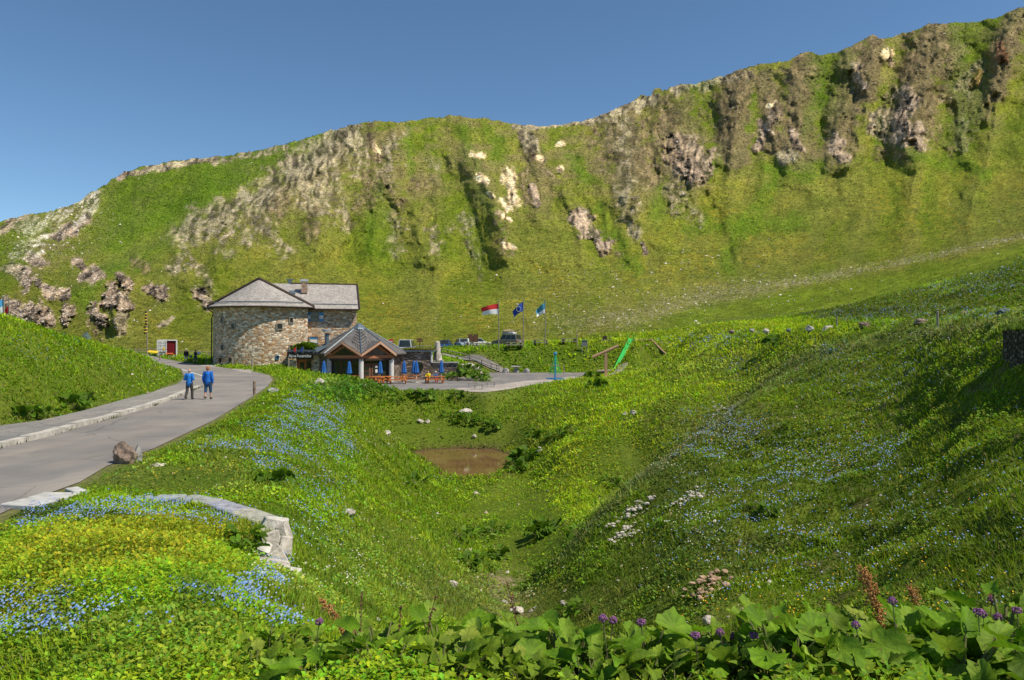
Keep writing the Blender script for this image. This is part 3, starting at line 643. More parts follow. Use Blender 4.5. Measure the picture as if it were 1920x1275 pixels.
def shingle(name, c1, c2, s):
    t = NT(name); o = t.obj()
    v = t.maps(o, s)
    vo = t.n('ShaderNodeTexVoronoi', {'Vector': v, 'Scale': 1.})
    sp = t.n('ShaderNodeSeparateColor', {'Color': vo.outputs['Color']})
    c = t.ramp(sp.outputs[0], [(0, c1), (1, c2)])
    c = t.mix(c, t.ramp(t.noise(1.2, o, 5, .6), [(.3, (.82, .82, .82)), (.7, (1.12, 1.1, 1.08))]), 1., 'MULTIPLY')
    wv = t.n('ShaderNodeTexWave', {'Vector': t.maps(o, (.2, .2, 1)), 'Scale': 1.9, 'Distortion': 1.5, 'Detail': 2.}, wave_type='BANDS', bands_direction='Z').outputs['Color']
    c = t.mix(c, t.ramp(wv, [(0, (.72, .72, .72)), (.35, (1.05, 1.05, 1.05))]), .55, 'MULTIPLY')
    return t.bsdf(c, .85, t.bump(vo.outputs['Distance'], .5, .03), spec=.2)
SHING = shingle('grey_wood_shingle', (.27, .245, .225), (.45, .41, .38), (6, 6, 9))
SLATE = shingle('slate_shingle', (.10, .095, .095), (.19, .175, .17), (5, 5, 8))
DARKW = wood('dark_wood', (.05, .033, .024)); BROWNW = wood('brown_wood', (.42, .17, .075)); ORANGEW = wood('orange_wood', (.55, .19, .045), (2, 20, 20))
GREYW = wood('weathered_wood', (.30, .25, .20)); PINKW = wood('larch_wood', (.50, .29, .18)); DOORW = wood('door_wood', (.17, .08, .045))
PALEW = wood('pale_trim_wood', (.58, .34, .22))
METAL = simple('lead_metal', (.13, .17, .20), .45, .2, 3, metal=.3); STEEL = simple('steel', (.42, .42, .42), .45, .15, 6, metal=.5)
WHITE = simple('white_plaster', (.72, .70, .66), .8, .1, 3); CONC = simple('concrete', (.5, .48, .45), .85, .2, 4, bump=.3)
BLACK = simple('black_board', (.012, .012, .012), .5, .2, 3); BLUEC = simple('blue_canvas', (.02, .13, .42), .75, .25, 8); BLUEP = simple('blue_paint', (.05, .27, .55), .6, .2, 6)
REDM = simple('red_curtain', (.22, .008, .015), .8, .3, 4); YELLOW = simple('yellow_paint', (.8, .5, .03), .6, .15, 8); ORANGE = simple('orange_paint', (.7, .15, .03), .6, .2, 8)
GREENP = simple('green_plastic', (.06, .55, .12), .45, .12, 5); RUBBER = simple('tyre_rubber', (.02, .02, .02), .8, .2, 6)
REDP = simple('red_paint', (.62, .03, .02), .6, .12, 6); BLUEF = simple('flag_blue', (.012, .06, .32), .8, .15, 4); REDF = simple('flag_red', (.62, .03, .03), .8, .1, 4); WHITEF = simple('flag_white', (.78, .78, .78), .8, .06, 4); TEALF = simple('flag_teal', (.06, .26, .36), .8, .15, 4); SKYF = simple('flag_sky', (.08, .35, .62), .8, .1, 4)
t = NT('window_glass'); GLASS = t.bsdf(t.ramp(t.noise(1.5, t.obj(), 3), [(.3, (.012, .014, .012)), (.7, (.04, .045, .035))]), .08, spec=.6)
ROCKB = simple('brown_rock', (.27, .19, .145), .9, .5, 4, bump=1.); ROCKG = simple('grey_rock', (.34, .32, .30), .9, .4, 3, bump=1.); ROCKP = simple('pale_rock', (.52, .46, .40), .9, .35, 4, bump=1.); ROCKS = simple('green_slate_rock', (.12, .16, .155), .8, .45, 5, bump=.8)

# ---------------------------------------------------------------- lodge
Lg = thing('stone_lodge', 'large stone lodge with curved tower front and grey shingle roof', 'building', (0, 0, 0))
cx, cy, Rr = -29.0, 93., 6.3
PV = Vector((-24.68, 88.6, 0)); LR = R(14.5)
Lg.rotation_euler = (0, 0, LR); Lg.location = PV - Matrix.Rotation(LR, 3, 'Z') @ PV
_ri = Matrix.Rotation(-LR, 3, 'Z'); LO = _ri @ (-PV)+PV
def lray(px, row): return _ri @ Vector(((px-960)/F, 1, (637.5-row)/F))
zb, ze = -3.8, 3.9
a0, a1 = R(-41), R(-183)
m = MB(); N = 28
ring = [(cx+Rr*math.cos(a0+(a1-a0)*k/N), cy+Rr*math.sin(a0+(a1-a0)*k/N)) for k in range(N+1)]
plan = ring + [(-35.28, 104), (-24.68, 104)]
m.prism(plan[::-1], 'z', zb, ze)
m.build('tower_wall', TOWER, Lg)
m = MB(); m.prism([(-24.68+.02, 91.5), (-18.4, 91.5), (-18.4, 101.5), (-24.66, 101.5)], 'z', zb, ze)
gx0, gx1 = -18.75, -18.4
m.prism([(91.5, ze), (101.5, ze), (96.5, 6.95)], 'x', gx0, gx1)
m.build('wing_wall', TOWER, Lg)
A = Vector((-29.9, 91, 7.3)); Ro = 6.95; zE = 3.92
def eave(k, r=Ro, z=zE): a = R(-38)+(R(-172)-R(-38))*k/N; return Vector((cx+r*math.cos(a), cy+r*math.sin(a), z))
m = MB()
bmv = [m.bm.verts.new(eave(k)) for k in range(N+1)]; mid = [m.bm.verts.new(eave(k, 6.15, zE+.42)) for k in range(N+1)]; av = m.bm.verts.new(A)
low = [m.bm.verts.new(eave(k)-Vector((0, 0, .14))) for k in range(N+1)]; inn = [m.bm.verts.new(eave(k, 6.2, zE-.1)) for k in range(N+1)]
for k in range(N):
    m.bm.faces.new((bmv[k], bmv[k+1], mid[k+1], mid[k])); m.bm.faces.new((mid[k], mid[k+1], av))
    m.bm.faces.new((low[k], low[k+1], bmv[k+1], bmv[k])); m.bm.faces.new((low[k+1], low[k], inn[k], inn[k+1]))
m.build('cone_roof', SHING, Lg)
m = MB()
EL, ER = eave(N), eave(0)
for E_ in (EL, ER):
    Eb = Vector((E_.x, 105, E_.z)); Ab = Vector((A.x, 105, A.z))
    s_ = Vector((0, .12, 0))
    m.quad([A+s_, E_+s_, Eb, Ab]); m.quad([A+s_-Vector((0, 0, .2)), Ab-Vector((0, 0, .2)), Eb-Vector((0, 0, .2)), E_+s_-Vector((0, 0, .2))])
m.quad([A+s_, ER+s_, EL+s_])
m.build('main_roof', SHING, Lg)
m = MB()
for E_ in (EL, ER):
    m.tube([A+Vector((0, -.03, .1)), E_+Vector((0, -.03, .08))], .16, 4)
gut = [eave(k, Ro+.08, zE-.1) for k in range(N+1)]
m.build('verge_board', DARKW, Lg)
m = MB(); m.tube(gut, .11, 6); m.tube([gut[-1], gut[-1]+Vector((.8, -.3, -.6)), Vector((-35.4, 92.2, 2.6)), Vector((-35.42, 92.2, -3.2))], .07, 6); m.build('gutter', DARKW, Lg)
m = MB(); m.tube([eave(k, 6.3, zE+.5) for k in range(2, N)], .06, 5); m.build('snow_guard', METAL, Lg)
# wing roof
m = MB(); x0, x1 = -29.0, -18.15
for ya, za, yb_, zb_ in ((90.75, 3.85, 96.5, 7.22), (102.3, 3.85, 96.5, 7.22)):
    n_ = Vector((0, 0, .2))
    p = [Vector((x0, ya, za)), Vector((x1, ya, za)), Vector((x1, yb_, zb_)), Vector((x0, yb_, zb_))]
    m.quad(p); m.quad([q-n_ for q in p][::-1])
    for a_, b_ in ((0, 1), (1, 2), (3, 0)): m.quad([p[a_], p[a_]-n_, p[b_]-n_, p[b_]])
m.build('wing_roof', SHING, Lg)
m = MB(); m.tube([(x1+.03, 90.7, 3.86), (x1+.03, 96.5, 7.26), (x1+.03, 102.3, 3.86)], .13, 4); m.tube([(-26.5, 96.5, 7.28), (x1, 96.5, 7.28)], .09, 4)
m.tube([(-24.2, 90.68, 3.76), (x1, 90.68, 3.76)], .09, 5); m.build('verge_board', DARKW, Lg)
m = MB(); m.tube([(-24.4, 91.6, 4.45), (-18.3, 91.6, 4.45)], .05, 5); m.build('snow_guard', METAL, Lg)
ch = MB().box((-24.75, 94.3, 6.55), (.75, .75, 1.3)).build('chimney', stonemat('chimney_brick', [(.35, .2, .14), (.45, .3, .22), (.3, .2, .15)], (4, 4, 9)), Lg)
m = MB(); m.box((-24.75, 94.3, 7.5), (1.05, .95, .28), taper=.85)
for q in (-.3, .3): m.box((-24.75+q, 94.3, 7.28), (.12, .6, .2))
m.build('chimney_cap', STEEL, ch)
ch = MB().box((-26.6, 97.3, 7.3), (.5, .5, .7)).build('chimney', METAL, Lg)
m = MB(); m.box((-26.6, 97.3, 7.82), (.95, .6, .09)); m.box((-26.6, 97.3, 7.68), (.7, .5, .06)); m.build('chimney_cap', METAL, ch)
rs = math.atan2(3.37, 5.75)
MB().box((-26.2, 94.2, 5.98), (.75, .8, .1), rx=rs).build('skylight', METAL, Lg)
def opening(parent, px, row, w, h, y, nrm=None, frame=.1, fm=DARKW):
    dl = lray(px, row)
    if nrm is not None: c = LO+dl*((y-LO.y)/dl.y)
    if nrm is None:      # on the round tower: follow the ray onto the cylinder
        ox, oy = LO.x-cx, LO.y-cy; a_ = dl.x**2+dl.y**2; b_ = 2*(dl.x*ox+dl.y*oy); cc = ox*ox+oy*oy-Rr*Rr
        tt_ = (-b_-math.sqrt(max(0, b_*b_-4*a_*cc)))/(2*a_); c = LO+dl*tt_
        ang = math.atan2(c.y-cy, c.x-cx)+PI/2
    else: ang = nrm
    fr = MB()
    for dx, dz, sx_, sz_ in ((-(w+frame)/2, 0, frame, h), ((w+frame)/2, 0, frame, h), (0, (h+frame)/2, w+2*frame, frame), (0, -(h+frame)/2, w+2*frame, frame)):
        fr.box((dx, 0, dz), (sx_, .26, sz_))
    f = fr.build('window', fm, parent); f.location = c; f.rotation_euler = (0, 0, ang)
    g_ = MB().box((0, .03, 0), (w, .12, h)).build('pane', GLASS, f)
    return f
LINT = simple('stone_surround', (.33, .27, .22), .85, .3, 5)
for px, row, w_, h_ in ((417.5, 599.6, .36, .55), (438, 611.5, .45, .55), (524, 612, .55, .58), (545.6, 600.5, .36, .55), (418, 651.5, .36, .55), (545.6, 650.8, .36, .4)):
    opening(Lg, px, row, w_, h_, 87, frame=.09, fm=LINT)
f = opening(Lg, 590.5, 594.3, .85, 1.05, 91.45, 0, .1, LINT)
MB().box((0, -.06, 0), (.98, .05, .05)).build('glazing_bar', DARKW, f)
for s_ in (-1, 1):
    sh = MB().box((s_*.76, -.16, 0), (.5, .07, 1.12)).build('shutter', BLUEP, f)
    MB().box((s_*.76, -.21, -.02), (.48, .04, .42)).build('shutter_band', WHITE, sh)
f = opening(Lg, 588, 639, .95, .95, 91.45, 0, .1, LINT)
MB().box((0, -.05, .32), (.9, .05, .25)).build('blind', BLUEP, f); MB().box((0, -.07, -.05), (.9, .05, .42)).build('sign_plate', WHITE, f); MB().box((0, -.05, -.38), (.9, .05, .16)).build('blind', BLUEP, f)
f = opening(Lg, 520, 670, .3, .35, 87, frame=.04, fm=BLUEP)
sb = thing('bench', 'weathered wooden bench at the shaded foot of the stone tower', 'bench', P(428, 678, 87.2)+Vector((0, -.8, 0)), R(-25))
MB().box((0, 0, .5), (2.3, .5, .1)).build('seat', GREYW, sb)
for q in (-.8, .8): MB().box((q, 0, .22), (.22, .4, .46)).build('leg', DARKW, sb)

# ---------------------------------------------------------------- entrance annex with its sign
An = thing('entrance_annex', 'low entrance building with planted roof between tower and cafe pavilion', 'building')
MB().prism([(-25.5, 85.4), (-24.7, 85.4), (-24.7, 89), (-25.5, 89)], 'z', -4.3, -1.35).box((-22.5, 86.4, -2.9), (.9, 1.9, 3)).build('wall', TOWER, An)
MB().box((-23.9, 87.2, -1.22), (3.6, 3.9, .2)).build('roof_slab', METAL, An)
MB().box((-23.85, 85.95, -1.95), (1.7, .08, .55)).build('transom_window', GLASS, An)
m = MB(); m.box((-24.65, 85.9, -2.9), (.12, .16, 2.4)); m.box((-23.0, 85.9, -2.9), (.12, .16, 2.4)); m.box((-23.8, 85.9, -2.28), (1.6, .14, .12)); m.build('door_frame', BROWNW, An)
dr = MB().box((-24.15, 85.98, -3.2), (.85, .08, 1.9)).build('door', ORANGEW, An); MB().box((-24.15, 85.92, -3.0), (.5, .04, .9)).build('pane', GLASS, dr)
dr = MB().box((-23.35, 85.98, -3.2), (.72, .08, 1.9)).build('door', DOORW, An); MB().box((-23.35, 85.92, -3.0), (.42, .04, 1.2)).build('pane', GLASS, dr)
def text_mesh(name, body, size, mat, parent, loc, rot=(R(90), 0, 0), sx=1.):
    cu_ = bpy.data.curves.new(name, 'FONT'); cu_.body = body; cu_.size = size; cu_.align_x = 'CENTER'; cu_.align_y = 'CENTER'; cu_.extrude = .015; cu_.offset = .012*size
    to = bpy.data.objects.new(name+'_curve', cu_); COL.objects.link(to)
    dg = bpy.context.evaluated_depsgraph_get(); me = bpy.data.meshes.new_from_object(to.evaluated_get(dg)); bpy.data.objects.remove(to)
    me.materials.clear(); me.materials.append(mat)
    o = bpy.data.objects.new(name, me); o.location = loc; o.rotation_euler = rot; o.scale = (sx, 1, 1); return link(o, parent)
sg = tag(MB().box((0, 0, 0), (2.95, .12, .78)).build('sign_board', BLACK, loc=(-24.15, 85.1, -1.72)), 'black sign board with white lettering above the entrance doors', 'sign')
text_mesh('lettering', 'Alpine Naturschau', .46, WHITE, sg, (0, -.08, -.1), sx=.74)
for px, mt_ in ((555, REDF), (568, BLUEF)):
    c = P(px, 657, 84.9); fl = thing('small_flag', 'tiny %s flag on a stick above the black entrance sign' % ('red and white' if px == 555 else 'blue'), 'flag', c)
    MB().tube([(0, 0, -.35), (.05, 0, .45)], .02, 5).build('stick', STEEL, fl)
    m = MB(); m.quad([(0, 0, .4), (-.28, -.03, .2), (-.2, 0, -.25), (.03, 0, 0)]); m.build('cloth', mt_, fl)
gr_ = []
# ---------------------------------------------------------------- cafe pavilion
Cf = thing('cafe_pavilion', 'octagonal cafe pavilion with slate pyramid roof and timber gables', 'building')
ccx, ccy = -17.8, 87.; zf, zE2, zA = -4.72, -1.5, 1.75
VA = [R(-76+45*k) for k in range(8)]
def ov(r, k, z): return Vector((ccx+r*math.cos(VA[k % 8]), ccy+r*math.sin(VA[k % 8]), z))
def om(r, k, z): a_ = VA[k % 8]+R(22.5); return Vector((ccx+r*math.cos(a_), ccy+r*math.sin(a_), z))
Ap = Vector((ccx, ccy, zA)); RE = 5.55
m = MB(); gf = (0, 7)
for k in range(8):
    E1, E2 = ov(RE, k, zE2), ov(RE, k+1, zE2)
    if k in gf:
        G = om(5.35, k, -.1); Hh = om(2.95, k, -.1)
        for q in ((Ap, E1, Hh), (Ap, Hh, E2), (E1, G, Hh), (Hh, G, E2)): m.quad(list(q))
    else: m.quad([Ap, E1, E2])
    m.quad([E1, E1-Vector((0, 0, .15)), E2-Vector((0, 0, .15)), E2]) if k not in gf else None
m.build('roof', SLATE, Cf)
m = MB()
for k in range(8):
    if k not in gf: m.quad([ov(RE-.02, k, zE2-.16), ov(RE-.02, k+1, zE2-.16), ov(4.6, k+1, zE2-.16), ov(4.6, k, zE2-.16)])
m.build('soffit', BROWNW, Cf)
for k in gf:
    E1, E2, G = ov(RE, k, zE2), ov(RE, k+1, zE2), om(5.42, k, -.1)
    out = (om(1, k, 0)-om(0, k, 0)).normalized()
    for E_ in (E1, E2):
        m = MB(); d_ = (G-E_)
        for t0, off, th, mt_ in ((0, -.17, .13, PALEW),):
            a_ = E_+out*.05+Vector((0, 0, off)); b_ = G+out*.05+Vector((0, 0, off))
            m.quad([a_+Vector((0, 0, .14)), a_-Vector((0, 0, .16)), b_-Vector((0, 0, .16)), b_+Vector((0, 0, .14))])
            m.quad([a_+Vector((0, 0, .14))-out*.25, b_+Vector((0, 0, .14))-out*.25, b_-Vector((0, 0, .16))-out*.25, a_-Vector((0, 0, .16))-out*.25])
            m.quad([a_-Vector((0, 0, .16)), a_-Vector((0, 0, .16))-out*.25, b_-Vector((0, 0, .16))-out*.25, b_-Vector((0, 0, .16))])
        m.build('barge_board', PALEW, Cf)
    e1, e2, g_ = ov(5.0, k, zE2-.25), ov(5.0, k+1, zE2-.25), om(4.75, k, -.45)
    MB().build if False else None
    m = MB(); m.quad([e1, e2, g_]); m.build('gable_boards', BROWNW, Cf)
    q = out*.06; c_ = (e1+e2)/2
    m = MB(); m.quad([e1.lerp(c_, .28)+q+Vector((0, 0, .06)), e2.lerp(c_, .28)+q+Vector((0, 0, .06)), g_.lerp(c_, .3)+q]); m.build('gable_window', GLASS, Cf)
    ang = math.atan2(e2.y-e1.y, e2.x-e1.x); L = (e2-e1).length
    for dz, th, mt_ in ((-.28, .34, BROWNW), (-.58, .22, DARKW)):
        MB().box(((e1.x+e2.x)/2, (e1.y+e2.y)/2, zE2-.0+dz-.08), (L+.2, .2, th), rz=ang).build('beam', mt_, Cf)
    # glazed wall below
    w1, w2 = ov(4.45, k, 0), ov(4.45, k+1, 0); c_ = (w1+w2)/2; L = (w2-w1).length
    MB().box((c_.x, c_.y, (zf-2.2)/2), (L, .06, -2.2-zf)).build if False else None
    MB().box((c_.x, c_.y, (zf-2.2)/2), (L, .06, -2.2-zf), rz=ang).build('glass_wall', GLASS, Cf)
    m = MB()
    for s_ in (-.5, -.17, .17, .5):
        p_ = c_+(w2-w1)*s_; m.box((p_.x+out.x*.05, p_.y+out.y*.05, (zf-2.2)/2), (.09, .1, -2.2-zf), rz=ang)
    m.build('mullion', DOORW, Cf)
    if k == 0:
        for s_ in (-.33, 0):
            p_ = c_+(w2-w1)*(s_+.0)+out*.1
            d_ = MB().box((p_.x, p_.y, zf+1.05), (.95, .08, 2.1), rz=ang).build('door', DOORW, Cf)
            for z_ in (.55, 1.05, 1.55): MB().box((p_.x+out.x*.05, p_.y+out.y*.05, zf+z_), (.62, .06, .38), rz=ang).build('pane', GLASS, d_)
        p_ = c_+(w2-w1)*.02+out*.2
        MB().box((p_.x, p_.y, zf+1.75), (.26, .03, .22), rz=ang).box((p_.x, p_.y, zf+1.25), (.26, .03, .38), rz=ang).build('notice', WHITE, Cf)
for k in (2, 3, 4, 5, 6, 1):
    w1, w2 = ov(4.5, k, 0), ov(4.5, k+1, 0); c_ = (w1+w2)/2
    MB().box((c_.x, c_.y, (zf+zE2)/2-.1), ((w2-w1).length+.1, .35, zE2-zf-.2), rz=math.atan2(w2.y-w1.y, w2.x-w1.x)).build('stone_wall', RUBBLE, Cf)
for k in (7, 0, 1, 6):
    p_ = ov(4.85, k, 0)
    MB().lathe([(.27, zf), (.27, -2.1)], (p_.x, p_.y, 0), 12).build('column', WHITE if k in (0, 1) else CONC, Cf)
m = MB(); 
for k in range(8): m.tube([ov(.9, k, 1.27), ov(RE, k, zE2+.05)], .07, 4)
m.build('ridge_flashing', METAL, Cf)
MB().lathe([(.95, 1.22), (.8, 1.42), (.42, 1.75), (.1, 2.0)], (ccx, ccy, 0), 8).build('roof_cap', METAL, Cf)
m = MB()
for k in gf:
    E1, E2 = ov(RE, k, zE2), ov(RE, k+1, zE2)
    for r_ in range(1, 9):
        for c_ in range(1, 6):
            side_ = E1 if k == 0 else E2
            Hh = om(2.95, k, -.1); f_ = r_/9.; q = c_/6.
            p_ = Ap.lerp(side_, f_); p2 = Ap.lerp(Hh, min(1, f_*1.25)) ; v_ = p_.lerp(p2, q*.95)
            m.box((v_.x, v_.y, v_.z+.05), (.07, .07, .09))
m.build('snow_guard', DARKW, Cf)
c = P(613, 640, 85.9)
MB().lathe([(.24, -1.2), (.24, .95)], c, 10).build('flue', METAL, Cf); MB().lathe([(.52, 1.08), (.52, 1.32), (.4, 1.4)], c, 14).build('flue_cap', STEEL, Cf)
m = MB(); m.quad([P(590, 652, 84.6), P(618, 645, 86), P(612, 651, 84), P(594, 661, 82.5)]); m.build('side_roof', METAL, Cf)

# ---------------------------------------------------------------- terrace walls
Tw = thing('terrace_wall', 'brown rubble stone terrace wall with round window beside the cafe', 'wall')
yw = 88.3
def pr(pts, z0, z1): return MB().prism(pts, 'z', z0, z1)
t_ = pr([(-13.6, yw), (-9.58, yw), (-9.58, yw+.5), (-13.6, yw+.5)], -4.9, -1.38)
t_.build('wall', RUBBLE, Tw)
pr([(-9.55, yw+.1), (-6.4, yw+.1), (-6.4, yw+.55), (-9.55, yw+.55)], -4.9, -2.72).build('wall', RUBBLE, Tw)
pr([(-9.6, yw-.03), (-6.3, yw-.03), (-6.3, yw+.6), (-9.6, yw+.6)], -2.72, -2.6).build('coping', CONC, Tw)
MB().box((-9.5, yw+.1, -2.0), (.16, .36, 1.3)).build('white_post', WHITE, Tw)
pr([(-13.8, yw-.25), (-9.2, yw-.25), (-9.2, yw+6), (-13.8, yw+6)], -1.38, -1.22).build('roof_slab', METAL, Tw)
m = MB(); m.lathe([(.55, 0), (.55, .1)], (0, 0, 0), 22); rw = m.build('round_window', DARKW, Tw); rw.rotation_euler = (R(90), 0, 0); rw.location = P(785.5, 687.5, yw-.02)
m = MB(); m.lathe([(.47, 0), (.47, .04)], (0, 0, .09), 22); m.build('pane', GLASS, rw)
def rock(px, row, w, h, mat, label, cat='boulder', name='boulder', seed=0, d=None, group=None, dep=None):
    p = ground(px, d) if d else hit(px, row)
    o = MB().blob((0, 0, 0), (w/2, (dep or w*.8)/2, h*.62), seed, 3, .5).build(name, mat, loc=p+Vector((0, 0, h*.3)))
    o.rotation_euler = (0, 0, seed*1.3)
    return tag(o, label, cat, group)
ob = thing('standing_stone', 'tall pale rough hewn stone pillar on the lawn above the terrace', 'monument', P(820.5, 676, 93))
m = MB(); rnd = random.Random(5); pr_ = [(.56, 0), (.52, .35), (.50, .8), (.42, 1.2), (.38, 1.6), (.34, 2.0), (.30, 2.28), (.16, 2.42)]
m.lathe([(r, z) for r, z in pr_], n=11)
for v in m.bm.verts: v.co.x *= 1+rnd.uniform(-.12, .12); v.co.y *= 1+rnd.uniform(-.12, .12)
m.build('pillar', ROCKP, ob); MB().box((0, 0, 0), (1.5, 1.0, .14)).build('base_slab', ROCKP, ob)
for k, (px, row, w_, h_) in enumerate([(866, 688, 1.1, .6), (882, 686, 1.3, .6), (872, 696, .9, .7), (893, 692, 1.2, .7), (888, 702, .9, .6), (899, 700, .8, .6), (862, 700, .7, .6)]):
    c = P(px, row, 90-.6*(k % 2)); o = MB().blob((0, 0, 0), (w_/2, .45, h_*.6), k+40, 3, .5).build('boulder', ROCKP, loc=c)
    tag(o, 'pale boulder stacked in the rock bank right of the terrace wall', 'boulder', 'boulders of the rock bank beside the terrace')

# ---------------------------------------------------------------- parasols, tables
def parasol(loc, label):
    o = thing('parasol', label, 'parasol', loc, 0, 'closed parasols on the cafe terrace')
    MB().lathe([(.035, 0), (.035, 2.4)], n=8).build('pole', WHITE, o)
    m = MB(); n = 16; pr = [(.05, 2.42), (.12, 2.2), (.17, 1.8), (.21, 1.4), (.25, 1.15), (.18, 1.02)]
    rings = []
    for r, z in pr: rings.append([m.bm.verts.new((r*(1+.28*(k % 2))*math.cos(2*PI*k/n), r*(1+.28*(k % 2))*math.sin(2*PI*k/n), z)) for k in range(n)])
    for a_, b_ in zip(rings, rings[1:]):
        for k in range(n): m.bm.faces.new((a_[k], a_[(k+1) % n], b_[(k+1) % n], b_[k]))
    m.bm.faces.new(rings[0]); m.build('canopy', BLUEC, o)
    MB().lathe([(.24, 0), (.24, .08), (.06, .12), (.06, .4)], n=12).build('base', CONC, o)
    return o
pz = -4.7
for (px, d_), lb in zip([(607.2, 82), (654.8, 80.5), (713, 81), (757.7, 82.5), (776, 83), (781, 82), (827.7, 83.5)],
        ['closed blue parasol at the far left corner of the cafe, by the stone wall', 'closed blue parasol in front of the left glazed side of the cafe', 'closed blue parasol in front of the cafe door, before the white column', 'closed blue parasol before the brown wall, nearest the cafe', 'left one of two closed blue parasols by the round window', 'right one of two closed blue parasols by the round window', 'closed blue parasol at the right end of the terrace wall']):
    parasol(Vector(((px-960)/F*d_, d_, pz)), lb)
def ptable(loc, rz, label, m_=ORANGEW, sc=1.):
    o = thing('picnic_table', label, 'picnic table', loc, rz, 'orange picnic tables on the terrace')
    m = MB()
    for k in range(4): m.box((0, -.3+.2*k, .75), (2.1, .17, .06))
    m.build('tabletop', m_, o)
    for s_ in (-1, 1):
        MB().box((0, s_*.72, .45), (2.1, .28, .06)).build('seat', m_, o)
        m = MB(); m.box((s_*.8, 0, .42), (.1, 1.7, .1)); m.box((s_*.8, 0, .7), (.1, .8, .08)); 
        for q in (-1, 1): m.box((s_*.8, q*.42, .37), (.14, .12, .8), rx=q*.45)
        m.build('leg', m_, o)
    if sc != 1: o.scale = (sc,)*3
    return o
for px, d_, rz, lb in ((660, 82.3, .2, 'orange picnic table nearest the left glazed side of the cafe'), (702, 79.3, -.35, 'orange picnic table before the cafe door, half behind the green knoll'), (716, 80.6, .5, 'orange picnic table just left of the white cafe column'), (746, 79.8, .15, 'long orange picnic table right of the white cafe column'), (768, 83.2, .1, 'orange picnic table under the round window wall'), (816, 80.8, 0, 'orange picnic table alone at the right end of the terrace')):
    ptable(Vector(((px-960)/F*d_, d_, pz)), rz, lb)
for px, d_, lb in ((886, 73.5, 'low grey slatted table on the gravel, left of the three'), (897, 70.6, 'low grey slatted table on the gravel, nearest of the three'), (920, 74.6, 'low grey slatted table on the gravel, right of the three')):
    o = thing('low_table', lb, 'table', Vector(((px-960)/F*d_, d_, pz+.03)), .1)
    m = MB(); [m.box((0, q*.18, .42), (1.0, .14, .05)) for q in (-1, 0, 1)]; m.build('tabletop', GREYW, o)
    for q in (-1, 1): MB().box((q*.35, 0, .2), (.06, .4, .42)).build('leg', STEEL, o)
o = thing('stone_table', 'grey stone table with two block seats beside the path', 'table', ground(968, 99))
MB().blob((0, 0, .85), (.85, .6, .13), 3, 2, .3).build('tabletop', ROCKG, o); MB().blob((0, 0, .35), (.42, .38, .5), 4, 2, .3).build('leg', ROCKG, o)
for q in (-1, 1): MB().blob((q*1.35, -.1, .3), (.55, .45, .42), 5+q, 2, .3).build('seat', ROCKG, o)

# ---------------------------------------------------------------- playground
o = thing('climbing_mast', 'blue and pink climbing mast with green net and round blue platform', 'climbing frame', Vector(((1041-960)/F*81.7, 81.7, pz)))
MB().lathe([(.09, 0), (.09, 3.2)], n=10).build('pole', BLUEP, o); MB().lathe([(.16, 3.1), (.2, 3.25), (.12, 3.4)], n=10).build('cap', BLUEP, o)
m = MB(); m.lathe([(1.0, .42), (1.0, .52), (.85, .52), (.85, .42)], n=24); m.lathe([(.3, .44), (.3, .5)], n=8); [m.box((0, 0, .46), (1.9, .08, .06), rz=q) for q in (0, PI/3, -PI/3)]; m.build('platform', BLUEP, o)
MB().box((0, 0, 1.95), (1.15, .1, .1)).build('crossbar', simple('pink_paint', (.65, .3, .25), .6), o)
m = MB()
for k in range(10):
    a_ = 2*PI*k/10; m.tube([(.08*math.cos(a_), .08*math.sin(a_), 3.0), (.7*math.cos(a_), .7*math.sin(a_), .95)], .016, 4)
for z_ in (1.1, 1.4, 1.7, 2.0, 2.3, 2.6): 
    r_ = .7-(z_-.95)*.3; m.tube([(r_*math.cos(2*PI*k/14), r_*math.sin(2*PI*k/14), z_) for k in range(15)], .014, 4, cap=False)
m.build('net', GREENP, o)
b_ = ground(1136, 87)
o = thing('balance_beam_post', 'slanting log beam balanced on top of a tall wooden post', 'play equipment', b_)
MB().box((0, 0, 1.35), (.3, .3, 2.9)).build('post', PINKW, o)
m = MB(); m.tube([(-1.55, 0, 2.3), (1.5, 0, 3.65)], .17, 10); m.build('beam', PINKW, o)
top = ground(1183, 104.8, .3); bot = ground(1154, 99.2, .2)
o = thing('slide', 'bright green slide running down the grassy embankment', 'slide', bot)
v = top-bot; sd = Vector((v.y, -v.x, 0)).normalized()
m = MB(); 
for s_ in (-1, 1):
    q = sd*s_*.28; m.quad([q, q+v, q+v+Vector((0, 0, .16)), q+Vector((0, 0, .16))]); m.quad([q*1.1, q*1.1+Vector((0, 0, .16)), q*1.1+v+Vector((0, 0, .16)), q*1.1+v])
m.quad([-sd*.28+Vector((0, 0, .05)), sd*.28+Vector((0, 0, .05)), sd*.28+v+Vector((0, 0, .05)), -sd*.28+v+Vector((0, 0, .05))])
m.build('chute', GREENP, o)
m = MB(); [m.tube([v+sd*s_*.42+Vector((0, 0, -.2)), v+sd*s_*.42+Vector((0, 0, .55)), v+sd*s_*.42+Vector((.1, .3, .62))], .05, 6) for s_ in (-1, 1)]; m.build('handrail', GREENP, o)
MB().box((0, -.3, .02), (1.0, .7, .12)).build('run_out', GREENP, o)
for k in range(9):
    q = bot.lerp(top, k/8)+sd*1.1
    tag(MB().box((q.x, q.y, q.z-.2), (.9, .25, .2), rz=.2*(k % 3-1)).build('log_step', PINKW), 'half log step climbing beside the green slide', 'step', 'log steps beside the slide')
c = ground(1149, 97.5)
o = thing('log_border', 'stacked grey logs edging the foot of the green slide', 'log edging', c)
